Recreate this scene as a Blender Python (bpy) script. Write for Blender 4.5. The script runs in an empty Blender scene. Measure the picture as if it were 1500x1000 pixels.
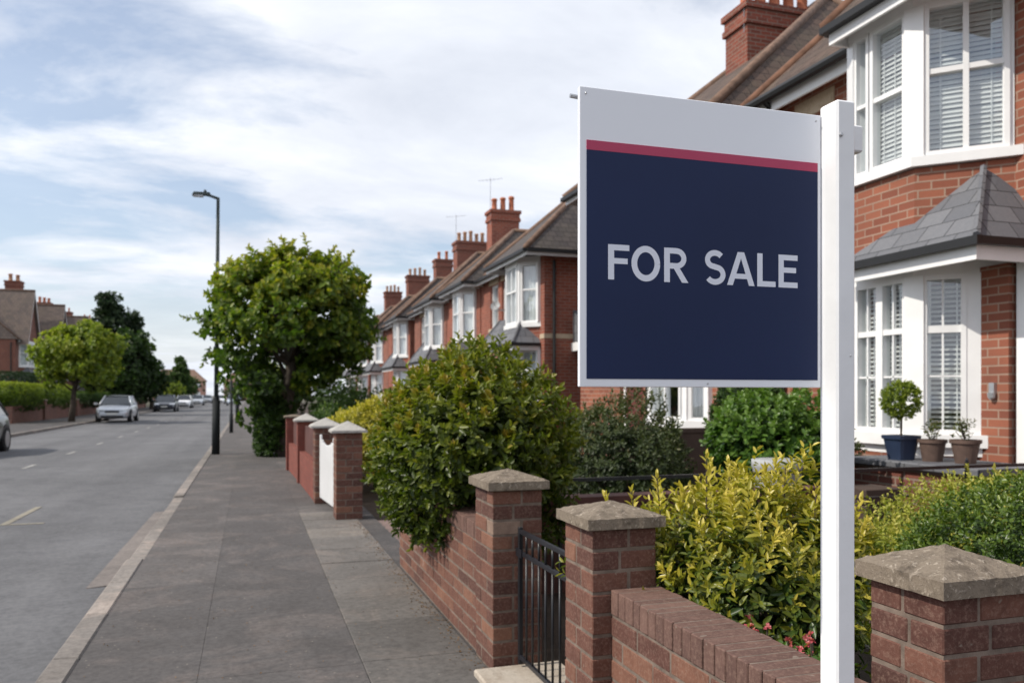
import bpy, math, random
import numpy as np
from mathutils import Vector
R = math.radians
scene = bpy.context.scene
COL = scene.collection
rs = random.Random(7)

# ------------------------------------------------------------------ materials
def new_mat(name):
    m = bpy.data.materials.new(name); m.use_nodes = True
    nt = m.node_tree; nt.nodes.clear()
    out = nt.nodes.new('ShaderNodeOutputMaterial')
    return m, nt, out
class G:
    """small helper round a node tree"""
    def __init__(s, nt): s.nt = nt
    def n(s, typ, ins=None, **props):
        nd = s.nt.nodes.new(typ)
        for k, v in props.items(): setattr(nd, k, v)
        for k, v in (ins or {}).items(): s.set(nd, k, v)
        return nd
    def set(s, nd, k, v):
        sock = nd.inputs[k]
        if hasattr(v, 'is_output'): s.nt.links.new(v, sock)
        else: sock.default_value = v
    def math(s, op, a, b=0.5, c=None):
        nd = s.n('ShaderNodeMath', operation=op); s.set(nd, 0, a); s.set(nd, 1, b)
        if c is not None: s.set(nd, 2, c)
        return nd.outputs[0]
    def mix(s, f, a, b, blend='MIX'):
        nd = s.n('ShaderNodeMix', data_type='RGBA', blend_type=blend)
        s.set(nd, 0, f); s.set(nd, 6, a); s.set(nd, 7, b)
        return nd.outputs[2]
    def ramp(s, f, stops, interp='LINEAR'):
        nd = s.n('ShaderNodeValToRGB'); s.set(nd, 0, f); cr = nd.color_ramp; cr.interpolation = interp
        while len(cr.elements) < len(stops): cr.elements.new(0.5)
        for e, (p, c) in zip(cr.elements, stops):
            e.position = p; e.color = c if len(c) == 4 else (*c, 1)
        return nd.outputs[0]
    def noise(s, vec, scale, detail=4, rough=0.55, dist=0.0):
        nd = s.n('ShaderNodeTexNoise', {'Scale': scale, 'Detail': detail, 'Roughness': rough, 'Distortion': dist})
        if vec is not None: s.nt.links.new(vec, nd.inputs['Vector'])
        return nd.outputs['Fac']
    def rng(s, v, a, b, c=0.0, d=1.0):
        nd = s.n('ShaderNodeMapRange'); s.set(nd, 0, v); s.set(nd, 1, a); s.set(nd, 2, b); s.set(nd, 3, c); s.set(nd, 4, d)
        return nd.outputs[0]
    def obj(s): return s.n('ShaderNodeTexCoord').outputs['Object']
    def uv(s): return s.n('ShaderNodeUVMap', uv_map='UVMap').outputs[0]
    def bump(s, h, strength=0.3, dist=0.01):
        nd = s.n('ShaderNodeBump', {'Strength': strength, 'Distance': dist}); s.set(nd, 'Height', h)
        return nd.outputs[0]
    def pbsdf(s, col, rough=0.6, normal=None, spec=0.5, **kw):
        nd = s.n('ShaderNodeBsdfPrincipled'); s.set(nd, 'Base Color', col); s.set(nd, 'Roughness', rough)
        s.set(nd, 'Specular IOR Level', spec)
        if normal is not None: s.set(nd, 'Normal', normal)
        for k, v in kw.items(): s.set(nd, k, v)
        return nd.outputs[0]
def c4(c): return (*c, 1.0)
def out(g, o, sh): g.nt.links.new(sh, o.inputs['Surface'])

def simple(name, col, rough=0.6, var=0.12, scale=6.0, spec=0.5, metallic=0.0, bump=0.0):
    m, nt, o = new_mat(name); g = G(nt)
    p = g.obj(); n = g.noise(p, scale, 5)
    dark = tuple(c*(1-var) for c in col); lite = tuple(min(1, c*(1+var)) for c in col)
    cc = g.ramp(n, [(0.3, dark), (0.7, lite)])
    nrm = g.bump(g.noise(p, scale*8, 4), bump, 0.004) if bump else None
    out(g, o, g.pbsdf(cc, rough, nrm, spec, Metallic=metallic)); return m

def brick_mat(name, c1, c2, mortar, bw=0.225, rh=0.075, ms=0.011, soot=0.25, bumpd=0.008):
    m, nt, o = new_mat(name); g = G(nt); uv = g.uv()
    wob = g.n('ShaderNodeTexNoise', {'Scale': 3.0, 'Detail': 2}); nt.links.new(uv, wob.inputs['Vector'])
    off = g.n('ShaderNodeVectorMath', operation='SCALE'); nt.links.new(wob.outputs['Color'], off.inputs[0]); off.inputs['Scale'].default_value = 0.006
    add = g.n('ShaderNodeVectorMath', operation='ADD'); nt.links.new(uv, add.inputs[0]); nt.links.new(off.outputs[0], add.inputs[1])
    b = g.n('ShaderNodeTexBrick', {'Scale': 1.0, 'Mortar Size': ms, 'Mortar Smooth': 0.15, 'Brick Width': bw, 'Row Height': rh,
            'Color1': c4(c1), 'Color2': c4(c2), 'Mortar': c4(mortar)}, offset=0.5)
    nt.links.new(add.outputs[0], b.inputs['Vector'])
    big = g.noise(uv, 0.7, 5, 0.6); fine = g.noise(uv, 40, 5, 0.7)
    col = g.mix(g.rng(big, 0.45, 0.75, 0.0, soot), b.outputs['Color'], (0.05, 0.035, 0.03, 1))
    col = g.mix(g.rng(fine, 0.3, 0.8, 0.0, 0.35), col, g.mix(1.0, col, (1.35, 1.3, 1.25, 1), 'MULTIPLY'))
    h = g.math('SUBTRACT', g.math('MULTIPLY', fine, 0.25), b.outputs['Fac'])
    out(g, o, g.pbsdf(col, 0.85, g.bump(h, 0.6, bumpd), 0.3)); return m

def tint_brick_mat(name, stops, stain=0.5):
    """individually modelled bricks: colour chosen by each brick's own random tint"""
    m, nt, o = new_mat(name); g = G(nt); p = g.obj()
    t = g.n('ShaderNodeAttribute', attribute_name='tint').outputs['Fac']
    col = g.ramp(t, stops)
    n1 = g.noise(p, 17, 7, 0.7, 0.5); n2 = g.noise(p, 90, 5, 0.75); n3 = g.noise(p, 3.2, 5, 0.6, 0.6)
    col = g.mix(g.rng(n1, 0.35, 0.75, 0, 0.6), col, g.mix(1.0, col, (0.34, 0.31, 0.34, 1), 'MULTIPLY'))
    col = g.mix(g.rng(n2, 0.48, 0.72, 0, 0.5), col, (0.30, 0.2, 0.155, 1))
    lime = g.math('MULTIPLY', g.rng(n3, 0.63, 0.74, 0, stain), g.rng(n2, 0.3, 0.65))
    col = g.mix(lime, col, (0.52, 0.47, 0.43, 1))
    lich = g.rng(g.noise(p, 30, 3, 0.5), 0.7, 0.75, 0, 0.35)
    col = g.mix(lich, col, (0.36, 0.33, 0.27, 1))
    h = g.math('ADD', g.math('MULTIPLY', n2, 0.5), g.math('MULTIPLY', g.noise(p, 28, 4), 0.8))
    out(g, o, g.pbsdf(col, 0.88, g.bump(h, 0.7, 0.004), 0.25)); return m

def stone_mat(name, base, dark, lite, sc=1.0, lichen=0.5):
    m, nt, o = new_mat(name); g = G(nt); p = g.obj()
    a = g.noise(p, 9*sc, 7, 0.65, 0.8); b = g.noise(p, 70*sc, 6, 0.7); v = g.noise(p, 26*sc, 5, 0.6, 1.6)
    col = g.ramp(a, [(0.3, dark), (0.5, base), (0.7, base)])
    col = g.mix(g.rng(v, 0.56, 0.66, 0, lichen), col, c4(lite))
    col = g.mix(g.rng(b, 0.52, 0.72, 0, 0.5), col, c4(tuple(x*0.45 for x in dark)))
    h = g.math('ADD', g.math('MULTIPLY', v, 0.7), g.math('MULTIPLY', b, 0.5))
    out(g, o, g.pbsdf(col, 0.92, g.bump(h, 0.8, 0.006), 0.2)); return m

def roof_mat(name, c1, c2, row=0.2, bw=0.24, moss=0.3, gap=0.008, step=0.03):
    m, nt, o = new_mat(name); g = G(nt); uv = g.uv()
    b = g.n('ShaderNodeTexBrick', {'Scale': 1.0, 'Mortar Size': gap, 'Mortar Smooth': 0.3, 'Brick Width': bw, 'Row Height': row,
            'Color1': c4(c1), 'Color2': c4(c2), 'Mortar': c4(tuple(x*0.25 for x in c1))}, offset=0.5)
    nt.links.new(uv, b.inputs['Vector'])
    s = g.n('ShaderNodeSeparateXYZ'); nt.links.new(uv, s.inputs[0])
    fr = g.math('FRACT', g.math('DIVIDE', s.outputs[1], row))
    n = g.noise(uv, 1.1, 6, 0.65); f = g.noise(uv, 25, 5, 0.7)
    col = g.mix(g.rng(n, 0.48, 0.72, 0, moss), b.outputs['Color'], (0.16, 0.14, 0.10, 1))
    col = g.mix(g.rng(f, 0.4, 0.75, 0, 0.4), col, g.mix(1.0, col, (1.6, 1.5, 1.45, 1), 'MULTIPLY'))
    h = g.math('SUBTRACT', g.math('MULTIPLY', g.math('SUBTRACT', 1.0, fr), 1.0), g.math('MULTIPLY', b.outputs['Fac'], 0.4))
    h = g.math('ADD', h, g.math('MULTIPLY', f, 0.15))
    out(g, o, g.pbsdf(col, 0.8, g.bump(h, 1.0, step), 0.3)); return m

def leaf_mat(name, stops, rough=0.42, trans=0.3, spec=0.4):
    m, nt, o = new_mat(name); g = G(nt); p = g.obj()
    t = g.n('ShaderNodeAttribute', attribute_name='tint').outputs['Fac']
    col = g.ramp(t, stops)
    bs = g.pbsdf(col, rough, None, spec)
    tr = g.n('ShaderNodeBsdfTranslucent'); g.set(tr, 'Color', g.mix(1.0, col, (1.15, 1.35, 0.55, 1), 'MULTIPLY'))
    mx = g.n('ShaderNodeMixShader', {0: trans}); nt.links.new(bs, mx.inputs[1]); nt.links.new(tr.outputs[0], mx.inputs[2])
    out(g, o, mx.outputs[0]); return m

def glass_mat(name, tint=(0.86, 0.9, 0.91), refl=0.17):
    m, nt, o = new_mat(name); g = G(nt)
    tr = g.n('ShaderNodeBsdfTransparent', {'Color': c4(tint)})
    gl = g.n('ShaderNodeBsdfGlossy', {'Color': (0.95, 0.97, 1, 1), 'Roughness': 0.02})
    wav = g.bump(g.noise(g.obj(), 2.2, 2), 0.06, 0.05); g.set(gl, 'Normal', wav)
    lw = g.n('ShaderNodeLayerWeight', {'Blend': 0.5})
    f = g.math('MINIMUM', g.math('ADD', g.math('MULTIPLY', g.math('POWER', lw.outputs['Facing'], 4.0), 0.8), refl), 1.0)
    mx = g.n('ShaderNodeMixShader'); g.set(mx, 0, f); nt.links.new(tr.outputs[0], mx.inputs[1]); nt.links.new(gl.outputs[0], mx.inputs[2])
    out(g, o, mx.outputs[0]); return m

def ground_mat(name, base, grain=0.35, big=0.25, warm=(1, 1, 1), pale=None, rough=0.9):
    m, nt, o = new_mat(name); g = G(nt); p = g.obj()
    a = g.noise(p, 0.45, 6, 0.6, 0.4); b = g.noise(p, 160, 3, 0.8); c = g.noise(p, 5, 6, 0.65); d = g.noise(p, 420, 2, 0.7)
    dark = tuple(x*(1-big) for x in base); lite = tuple(x*(1+big)*w for x, w in zip(base, warm))
    col = g.ramp(g.math('ADD', g.math('MULTIPLY', a, 0.6), g.math('MULTIPLY', c, 0.4)), [(0.35, dark), (0.65, lite)])
    col = g.mix(g.rng(b, 0.35, 0.7, 0, grain), col, g.mix(1.0, col, (1.9, 1.85, 1.8, 1), 'MULTIPLY'))
    col = g.mix(g.rng(d, 0.55, 0.8, 0, grain), col, g.mix(1.0, col, (0.45, 0.45, 0.45, 1), 'MULTIPLY'))
    e = g.noise(p, 22, 5, 0.8); col = g.mix(g.rng(e, 0.42, 0.64, 0, 0.6), col, g.mix(1.0, col, (0.55, 0.55, 0.57, 1), 'MULTIPLY')); e2 = g.noise(p, 1.3, 8, 0.65, 1.2); col = g.mix(g.rng(e2, 0.5, 0.66, 0, 0.5), col, g.mix(1.0, col, (0.72, 0.72, 0.74, 1), 'MULTIPLY'))
    if pale: col = g.mix(g.rng(g.noise(p, 1.7, 5, 0.6, 1.0), 0.55, 0.75, 0, 0.5), col, c4(pale))
    h = g.math('ADD', b, g.math('MULTIPLY', d, 0.6))
    out(g, o, g.pbsdf(col, rough, g.bump(h, 0.5, 0.004), 0.25)); return m

def tint_mat(name, stops, rough=0.9, grain=0.3):
    m, nt, o = new_mat(name); g = G(nt); p = g.obj()
    t = g.n('ShaderNodeAttribute', attribute_name='tint').outputs['Fac']
    col = g.ramp(t, stops)
    a = g.noise(p, 2.5, 6, 0.6, 0.5); b = g.noise(p, 150, 4, 0.75); e = g.noise(p, 24, 5, 0.8); w = g.noise(p, 1.6, 8, 0.66, 1.0)
    col = g.mix(g.rng(a, 0.35, 0.7, 0, 0.55), col, g.mix(1.0, col, (0.62, 0.6, 0.58, 1), 'MULTIPLY'))
    col = g.mix(g.rng(w, 0.5, 0.64, 0, 0.75), col, g.mix(1.0, col, (1.5, 1.4, 1.34, 1), 'MULTIPLY'))
    col = g.mix(g.rng(e, 0.42, 0.62, 0, 0.65), col, g.mix(1.0, col, (0.55, 0.55, 0.56, 1), 'MULTIPLY'))
    vo = g.n('ShaderNodeTexVoronoi', {'Scale': 14.0}); nt.links.new(p, vo.inputs['Vector'])
    col = g.mix(g.rng(vo.outputs['Distance'], 0.05, 0.09, 0.55, 0.0), col, (0.33, 0.29, 0.24, 1))
    col = g.mix(g.rng(b, 0.45, 0.75, 0, grain), col, g.mix(1.0, col, (1.5, 1.5, 1.45, 1), 'MULTIPLY'))
    out(g, o, g.pbsdf(col, rough, g.bump(b, 0.4, 0.003), 0.25)); return m

# ------------------------------------------------------------------ objects
ORG = {}
def thing(name, label, cat, loc=(0, 0, 0), group=None):
    o = bpy.data.objects.new(name, None); COL.objects.link(o)
    o.empty_display_size = 0.2; o.location = loc; ORG[o.name] = Vector(loc)
    tag(o, label, cat, group); return o
def tag(o, label=None, cat=None, group=None, kind=None):
    if label: o['label'] = label
    if cat: o['category'] = cat
    if group: o['group'] = group
    if kind: o['kind'] = kind
    elif cat: o['kind'] = 'thing'
    return o
def link(name, me, mat, parent=None, loc=None):
    o = bpy.data.objects.new(name, me); COL.objects.link(o)
    mats = mat if isinstance(mat, (list, tuple)) else [mat]
    for m in mats: me.materials.append(m)
    if parent is not None:
        o.parent = parent; ORG[o.name] = ORG[parent.name]
    else:
        L = Vector(loc or (0, 0, 0)); o.location = L; ORG[o.name] = L
    return o

class MB:
    """collects shapes in world coordinates; build() links them as ONE mesh object"""
    def __init__(s, T=None): s.v = []; s.f = []; s.t = []; s.mi = []; s.T = T; s.tint = 0.0; s.m = 0
    def vt(s, p):
        p = Vector(p)
        if s.T: p = Vector(s.T(p))
        s.v.append(p); return len(s.v)-1
    def face(s, ids): s.f.append(tuple(ids)); s.t.append(s.tint); s.mi.append(s.m)
    def poly(s, pts): s.face([s.vt(p) for p in pts])
    def hexa(s, c):
        i = [s.vt(p) for p in c]
        for q in ((0, 3, 2, 1), (4, 5, 6, 7), (0, 1, 5, 4), (1, 2, 6, 5), (2, 3, 7, 6), (3, 0, 4, 7)): s.face([i[k] for k in q])
    def box(s, a, b):
        x0, y0, z0 = a; x1, y1, z1 = b
        s.hexa([(x0, y0, z0), (x1, y0, z0), (x1, y1, z0), (x0, y1, z0), (x0, y0, z1), (x1, y0, z1), (x1, y1, z1), (x0, y1, z1)])
    def obox(s, o, u, n, a, b):
        """box in a frame: o origin, u along, n outward, z up; a,b = (along,out,up) limits"""
        o = Vector(o); u = Vector(u); n = Vector(n); z = Vector((0, 0, 1))
        P = lambda i, j, k: o+u*i+n*j+z*k
        s.hexa([P(a[0], a[1], a[2]), P(b[0], a[1], a[2]), P(b[0], b[1], a[2]), P(a[0], b[1], a[2]),
                P(a[0], a[1], b[2]), P(b[0], a[1], b[2]), P(b[0], b[1], b[2]), P(a[0], b[1], b[2])])
    def cbox(s, a, b, ch):
        """box with chamfered edges"""
        a = Vector(a); b = Vector(b); idx = {}
        for ix in (0, 1):
            for iy in (0, 1):
                for iz in (0, 1):
                    for ax in range(3):
                        p = [0, 0, 0]
                        for k, i in enumerate((ix, iy, iz)):
                            q = a[k] if i == 0 else b[k]
                            if k != ax: q += ch if i == 0 else -ch
                            p[k] = q
                        idx[(ix, iy, iz, ax)] = s.vt(p)
        for ax in range(3):
            o1, o2 = [k for k in range(3) if k != ax]
            for side in (0, 1):
                q = []
                for (i, j) in ((0, 0), (1, 0), (1, 1), (0, 1)):
                    t = [0, 0, 0]; t[ax] = side; t[o1] = i; t[o2] = j; q.append(idx[(*t, ax)])
                s.face(q)
            for i in (0, 1):
                for j in (0, 1):
                    t0 = [0, 0, 0]; t1 = [0, 0, 0]
                    t0[o1] = t1[o1] = i; t0[o2] = t1[o2] = j; t0[ax] = 0; t1[ax] = 1
                    s.face([idx[(*t0, o1)], idx[(*t1, o1)], idx[(*t1, o2)], idx[(*t0, o2)]])
        for ix in (0, 1):
            for iy in (0, 1):
                for iz in (0, 1): s.face([idx[(ix, iy, iz, k)] for k in range(3)])
    def prism(s, pts, z0, z1, cap=True):
        n = len(pts); lo = [s.vt((p[0], p[1], z0)) for p in pts]; hi = [s.vt((p[0], p[1], z1)) for p in pts]
        for i in range(n):
            j = (i+1) % n; s.face([lo[i], lo[j], hi[j], hi[i]])
        if cap: s.face(hi); s.face(lo[::-1])
    def tube(s, path, rad, seg=8, cap=True):
        path = [Vector(p) for p in path]; rad = rad if isinstance(rad, (list, tuple)) else [rad]*len(path); rings = []
        ref = None
        for i, p in enumerate(path):
            d = (path[min(i+1, len(path)-1)]-path[max(i-1, 0)]).normalized()
            if ref is None: ref = Vector((1, 0, 0)) if abs(d.x) < 0.8 else Vector((0, 1, 0))
            u = (ref-d*ref.dot(d)).normalized(); ref = u; w = d.cross(u)
            rings.append([s.vt(p+(u*math.cos(2*math.pi*k/seg)+w*math.sin(2*math.pi*k/seg))*rad[i]) for k in range(seg)])
        for a, b in zip(rings, rings[1:]):
            for k in range(seg): s.face([a[k], a[(k+1) % seg], b[(k+1) % seg], b[k]])
        if cap: s.face(rings[0][::-1]); s.face(rings[-1])
    def lathe(s, c, prof, seg=20, sq=False):
        c = Vector(c); rings = []
        for (r, z) in prof:
            ring = []
            for k in range(seg):
                a = 2*math.pi*(k+0.5)/seg; ca, sa = math.cos(a), math.sin(a)
                q = 1.0
                if sq: q = 1.0/(abs(ca)**8+abs(sa)**8)**0.125
                ring.append(s.vt(c+Vector((ca*r*q, sa*r*q, z))))
            rings.append(ring)
        for a, b in zip(rings, rings[1:]):
            for k in range(seg): s.face([a[k], a[(k+1) % seg], b[(k+1) % seg], b[k]])
        s.face(rings[0][::-1]); s.face(rings[-1])
    def build(s, name, mat, parent=None, loc=None, smooth=False, tint=False):
        o0 = ORG[parent.name] if parent is not None else Vector(loc or (0, 0, 0))
        me = bpy.data.meshes.new(name)
        me.from_pydata([tuple(p-o0) for p in s.v], [], s.f)
        uvl = me.uv_layers.new(name='UVMap'); uv = np.zeros(len(me.loops)*2, dtype=np.float32); li = 0
        Z = Vector((0, 0, 1))
        for f in s.f:
            p0 = s.v[f[0]]; n = Vector((0, 0, 0))
            for k in range(len(f)):
                a = s.v[f[k]]; b = s.v[f[(k+1) % len(f)]]; n += (a-p0).cross(b-p0)
            n = n.normalized() if n.length > 1e-12 else Z
            if abs(n.z) > 0.999: u = Vector((1, 0, 0)); w = Vector((0, 1, 0))
            else:
                u = Z.cross(n).normalized(); w = n.cross(u)
                if w.z < 0: w = -w
            for i in f:
                uv[li*2] = s.v[i].dot(u); uv[li*2+1] = s.v[i].dot(w); li += 1
        uvl.data.foreach_set('uv', uv)
        if tint:
            at = me.attributes.new('tint', 'FLOAT', 'FACE'); at.data.foreach_set('value', np.array(s.t, dtype=np.float32))
        if any(s.mi): me.polygons.foreach_set('material_index', np.array(s.mi, dtype=np.int32))
        if smooth: me.polygons.foreach_set('use_smooth', [True]*len(s.f))
        me.update()
        return link(name, me, mat, parent, loc)

# ------------------------------------------------------------------ foliage
def nrm(a): return a/np.maximum(np.linalg.norm(a, axis=-1, keepdims=True), 1e-9)
def shoots(rng, P, D, L, k, ll, lw, tilt0=75, tilt1=25, tint0=0.3, tint1=0.7, jit=0.25, small=0.6):
    """k leaves round each shoot; returns verts (n,6,3) and tints (n)"""
    P = np.asarray(P, float); D = nrm(np.asarray(D, float)); N = len(P)
    L = np.broadcast_to(np.asarray(L, float), (N,))
    tint0 = np.broadcast_to(np.asarray(tint0, float), (N,)); tint1 = np.broadcast_to(np.asarray(tint1, float), (N,))
    ll = np.broadcast_to(np.asarray(ll, float), (N,)); lw = np.broadcast_to(np.asarray(lw, float), (N,))
    ref = np.where(np.abs(D[:, 2:3]) < 0.9, np.array([[0, 0, 1.0]]), np.array([[1.0, 0, 0]]))
    U = nrm(np.cross(D, ref)); V = np.cross(D, U)
    t = (np.arange(k)+0.5)/k
    ang = np.arange(k)[None, :]*2.399+rng.uniform(0, 6.28, (N, 1))+rng.normal(0, 0.25, (N, k))
    tl = np.radians(tilt0+(tilt1-tilt0)*t)[None, :]+rng.normal(0, 0.18, (N, k))
    pos = P[:, None]+D[:, None]*(L[:, None]*t[None])[:, :, None]
    rad = U[:, None]*np.cos(ang)[..., None]+V[:, None]*np.sin(ang)[..., None]
    a = nrm(D[:, None]*np.cos(tl)[..., None]+rad*np.sin(tl)[..., None]+rng.normal(0, jit*0.5, (N, k, 3)))
    n = D[:, None]+rng.normal(0, jit, (N, k, 3)); n = nrm(n-a*np.sum(a*n, -1, keepdims=True)); b = np.cross(n, a)
    sz = (1-(1-small)*t)[None, :]*rng.uniform(0.7, 1.15, (N, k))
    l = (ll[:, None]*sz)[..., None]; w = (lw[:, None]*sz)[..., None]
    q = pos
    fold = 0.22
    v = np.stack([q, q+a*l*0.33+b*w*0.5+n*w*fold, q+a*l*0.72+b*w*0.4+n*w*fold*0.8-n*l*0.03, q+a*l-n*l*0.12,
                  q+a*l*0.72-b*w*0.4+n*w*fold*0.8-n*l*0.03, q+a*l*0.33-b*w*0.5+n*w*fold], axis=2)
    tint = tint0[:, None]+(tint1-tint0)[:, None]*t[None]+rng.normal(0, 0.07, (N, k))
    return v.reshape(-1, 6, 3), np.clip(tint.reshape(-1), 0, 1)
def leaf_mesh(name, parts, mat, parent, loc=None):
    v = np.concatenate([p[0] for p in parts]); t = np.concatenate([p[1] for p in parts])
    o0 = np.array(ORG[parent.name] if parent is not None else (loc or (0, 0, 0)))
    n = len(v); co = (v.reshape(-1, 3)-o0).astype(np.float32)
    base = (np.arange(n)*6)[:, None]
    idx = np.concatenate([base+np.array([[0, 1, 2, 3]]), base+np.array([[0, 3, 4, 5]])], axis=1).reshape(-1).astype(np.int32)
    me = bpy.data.meshes.new(name)
    me.vertices.add(n*6); me.vertices.foreach_set('co', co.ravel())
    me.loops.add(n*8); me.loops.foreach_set('vertex_index', idx)
    me.polygons.add(n*2); me.polygons.foreach_set('loop_start', np.arange(n*2, dtype=np.int32)*4)
    me.update(calc_edges=True)
    at = me.attributes.new('tint', 'FLOAT', 'FACE'); at.data.foreach_set('value', np.repeat(t, 2).astype(np.float32))
    return link(name, me, mat, parent, loc)
def sphere_dirs(rng, n, zmin=-1.0):
    z = rng.uniform(zmin, 1, n); a = rng.uniform(0, 2*math.pi, n); r = np.sqrt(1-z*z)
    return np.stack([r*np.cos(a), r*np.sin(a), z], 1)
def lumps(rng, D, k=14, amp=0.22, sharp=9):
    C = sphere_dirs(rng, k); A = rng.uniform(-amp, amp, k)
    return 1+(np.exp(sharp*(D@C.T-1))*A).sum(1)
def shrub(name, label, cat, center, radii, n, k, ll, lw, mat, seed, loc=None, L=0.06, up=0.35, amp=0.25, zmin=-0.9, inner=0.5,
          group=None, tilt=(75, 25), tint=(0.25, 0.75), sprigs=0, sprig_len=0.25, stem_mat=None, shell=0.12, top_tint=0.0, square=False, extra=()):
    rng = np.random.default_rng(seed); c = np.array(center, float); r = np.array(radii, float)
    base = loc or (center[0], center[1], 0)
    root = thing(name, label, cat, base, group)
    D = sphere_dirs(rng, n, zmin); lr = np.random.default_rng(seed+1)
    ex = 6.0 if square is True else float(square or 2)
    if square:
        Q = D/((np.abs(D)**ex).sum(1, keepdims=True))**(1/ex)
    else: Q = D
    rad = lumps(lr, D, 16, amp)*(1-np.abs(rng.normal(0, shell, n)))
    P = c+Q*r*rad[:, None]
    out_d = nrm(D/r); sd = nrm(out_d+np.array([0, 0, up])+rng.normal(0, 0.3, (n, 3)))
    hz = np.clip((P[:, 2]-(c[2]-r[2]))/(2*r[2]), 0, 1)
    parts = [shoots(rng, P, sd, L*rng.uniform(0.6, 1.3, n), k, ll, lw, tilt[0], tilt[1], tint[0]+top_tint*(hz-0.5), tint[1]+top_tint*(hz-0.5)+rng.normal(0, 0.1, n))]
    if inner:
        m = int(n*inner); D2 = sphere_dirs(rng, m, zmin)
        Q2 = D2/((np.abs(D2)**ex).sum(1, keepdims=True))**(1/ex) if square else D2
        P2 = c+Q2*r*(rng.uniform(0.35, 0.85, m)*0.95)[:, None]
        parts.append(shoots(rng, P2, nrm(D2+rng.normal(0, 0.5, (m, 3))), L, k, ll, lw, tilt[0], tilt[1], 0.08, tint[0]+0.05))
    if sprigs:
        S = sphere_dirs(rng, sprigs, 0.1); PS = c+S*r*lumps(lr, S, 16, 0)[:, None]*0.93
        ds = nrm(S*0.6+np.array([0, 0, 1.0])+rng.normal(0, 0.2, (sprigs, 3)))
        parts.append(shoots(rng, PS, ds, sprig_len*rng.uniform(0.5, 1.2, sprigs), k*3, ll, lw, 75, 25, tint[1]-0.1, 1.0))
    if len(extra):
        for (p, d, ln) in extra: parts.append(shoots(rng, [p], [d], [ln], 20, ll*1.2, lw*1.25, 72, 22, tint[1]+0.15, 1.0, jit=0.15, small=0.5))
    leaf_mesh('foliage', parts, mat, root)
    st = MB()
    for (p, d, ln) in extra:
        e = Vector(p)+Vector(d).normalized()*ln; b = Vector((base[0], base[1], base[2])); st.tube([b, Vector(p)-Vector((0, 0, 0.15)), Vector(p), e], [0.006, 0.005, 0.004, 0.002], 5)
    for i in range(7):
        a = i*0.9+seed; e = Vector((c[0]+math.cos(a)*r[0]*0.6, c[1]+math.sin(a)*r[1]*0.6, c[2]+r[2]*0.3*math.sin(i*2.1)))
        b = Vector((base[0]+math.cos(a)*0.06, base[1]+math.sin(a)*0.06, base[2]-0.02))
        mid = b.lerp(e, 0.5)+Vector((0, 0, r[2]*0.15))
        st.tube([b, mid, e], [0.02*max(1, r[2]), 0.014*max(1, r[2]), 0.006], 6)
    st.build('stem', stem_mat or M['bark'], root)
    return root
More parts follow.
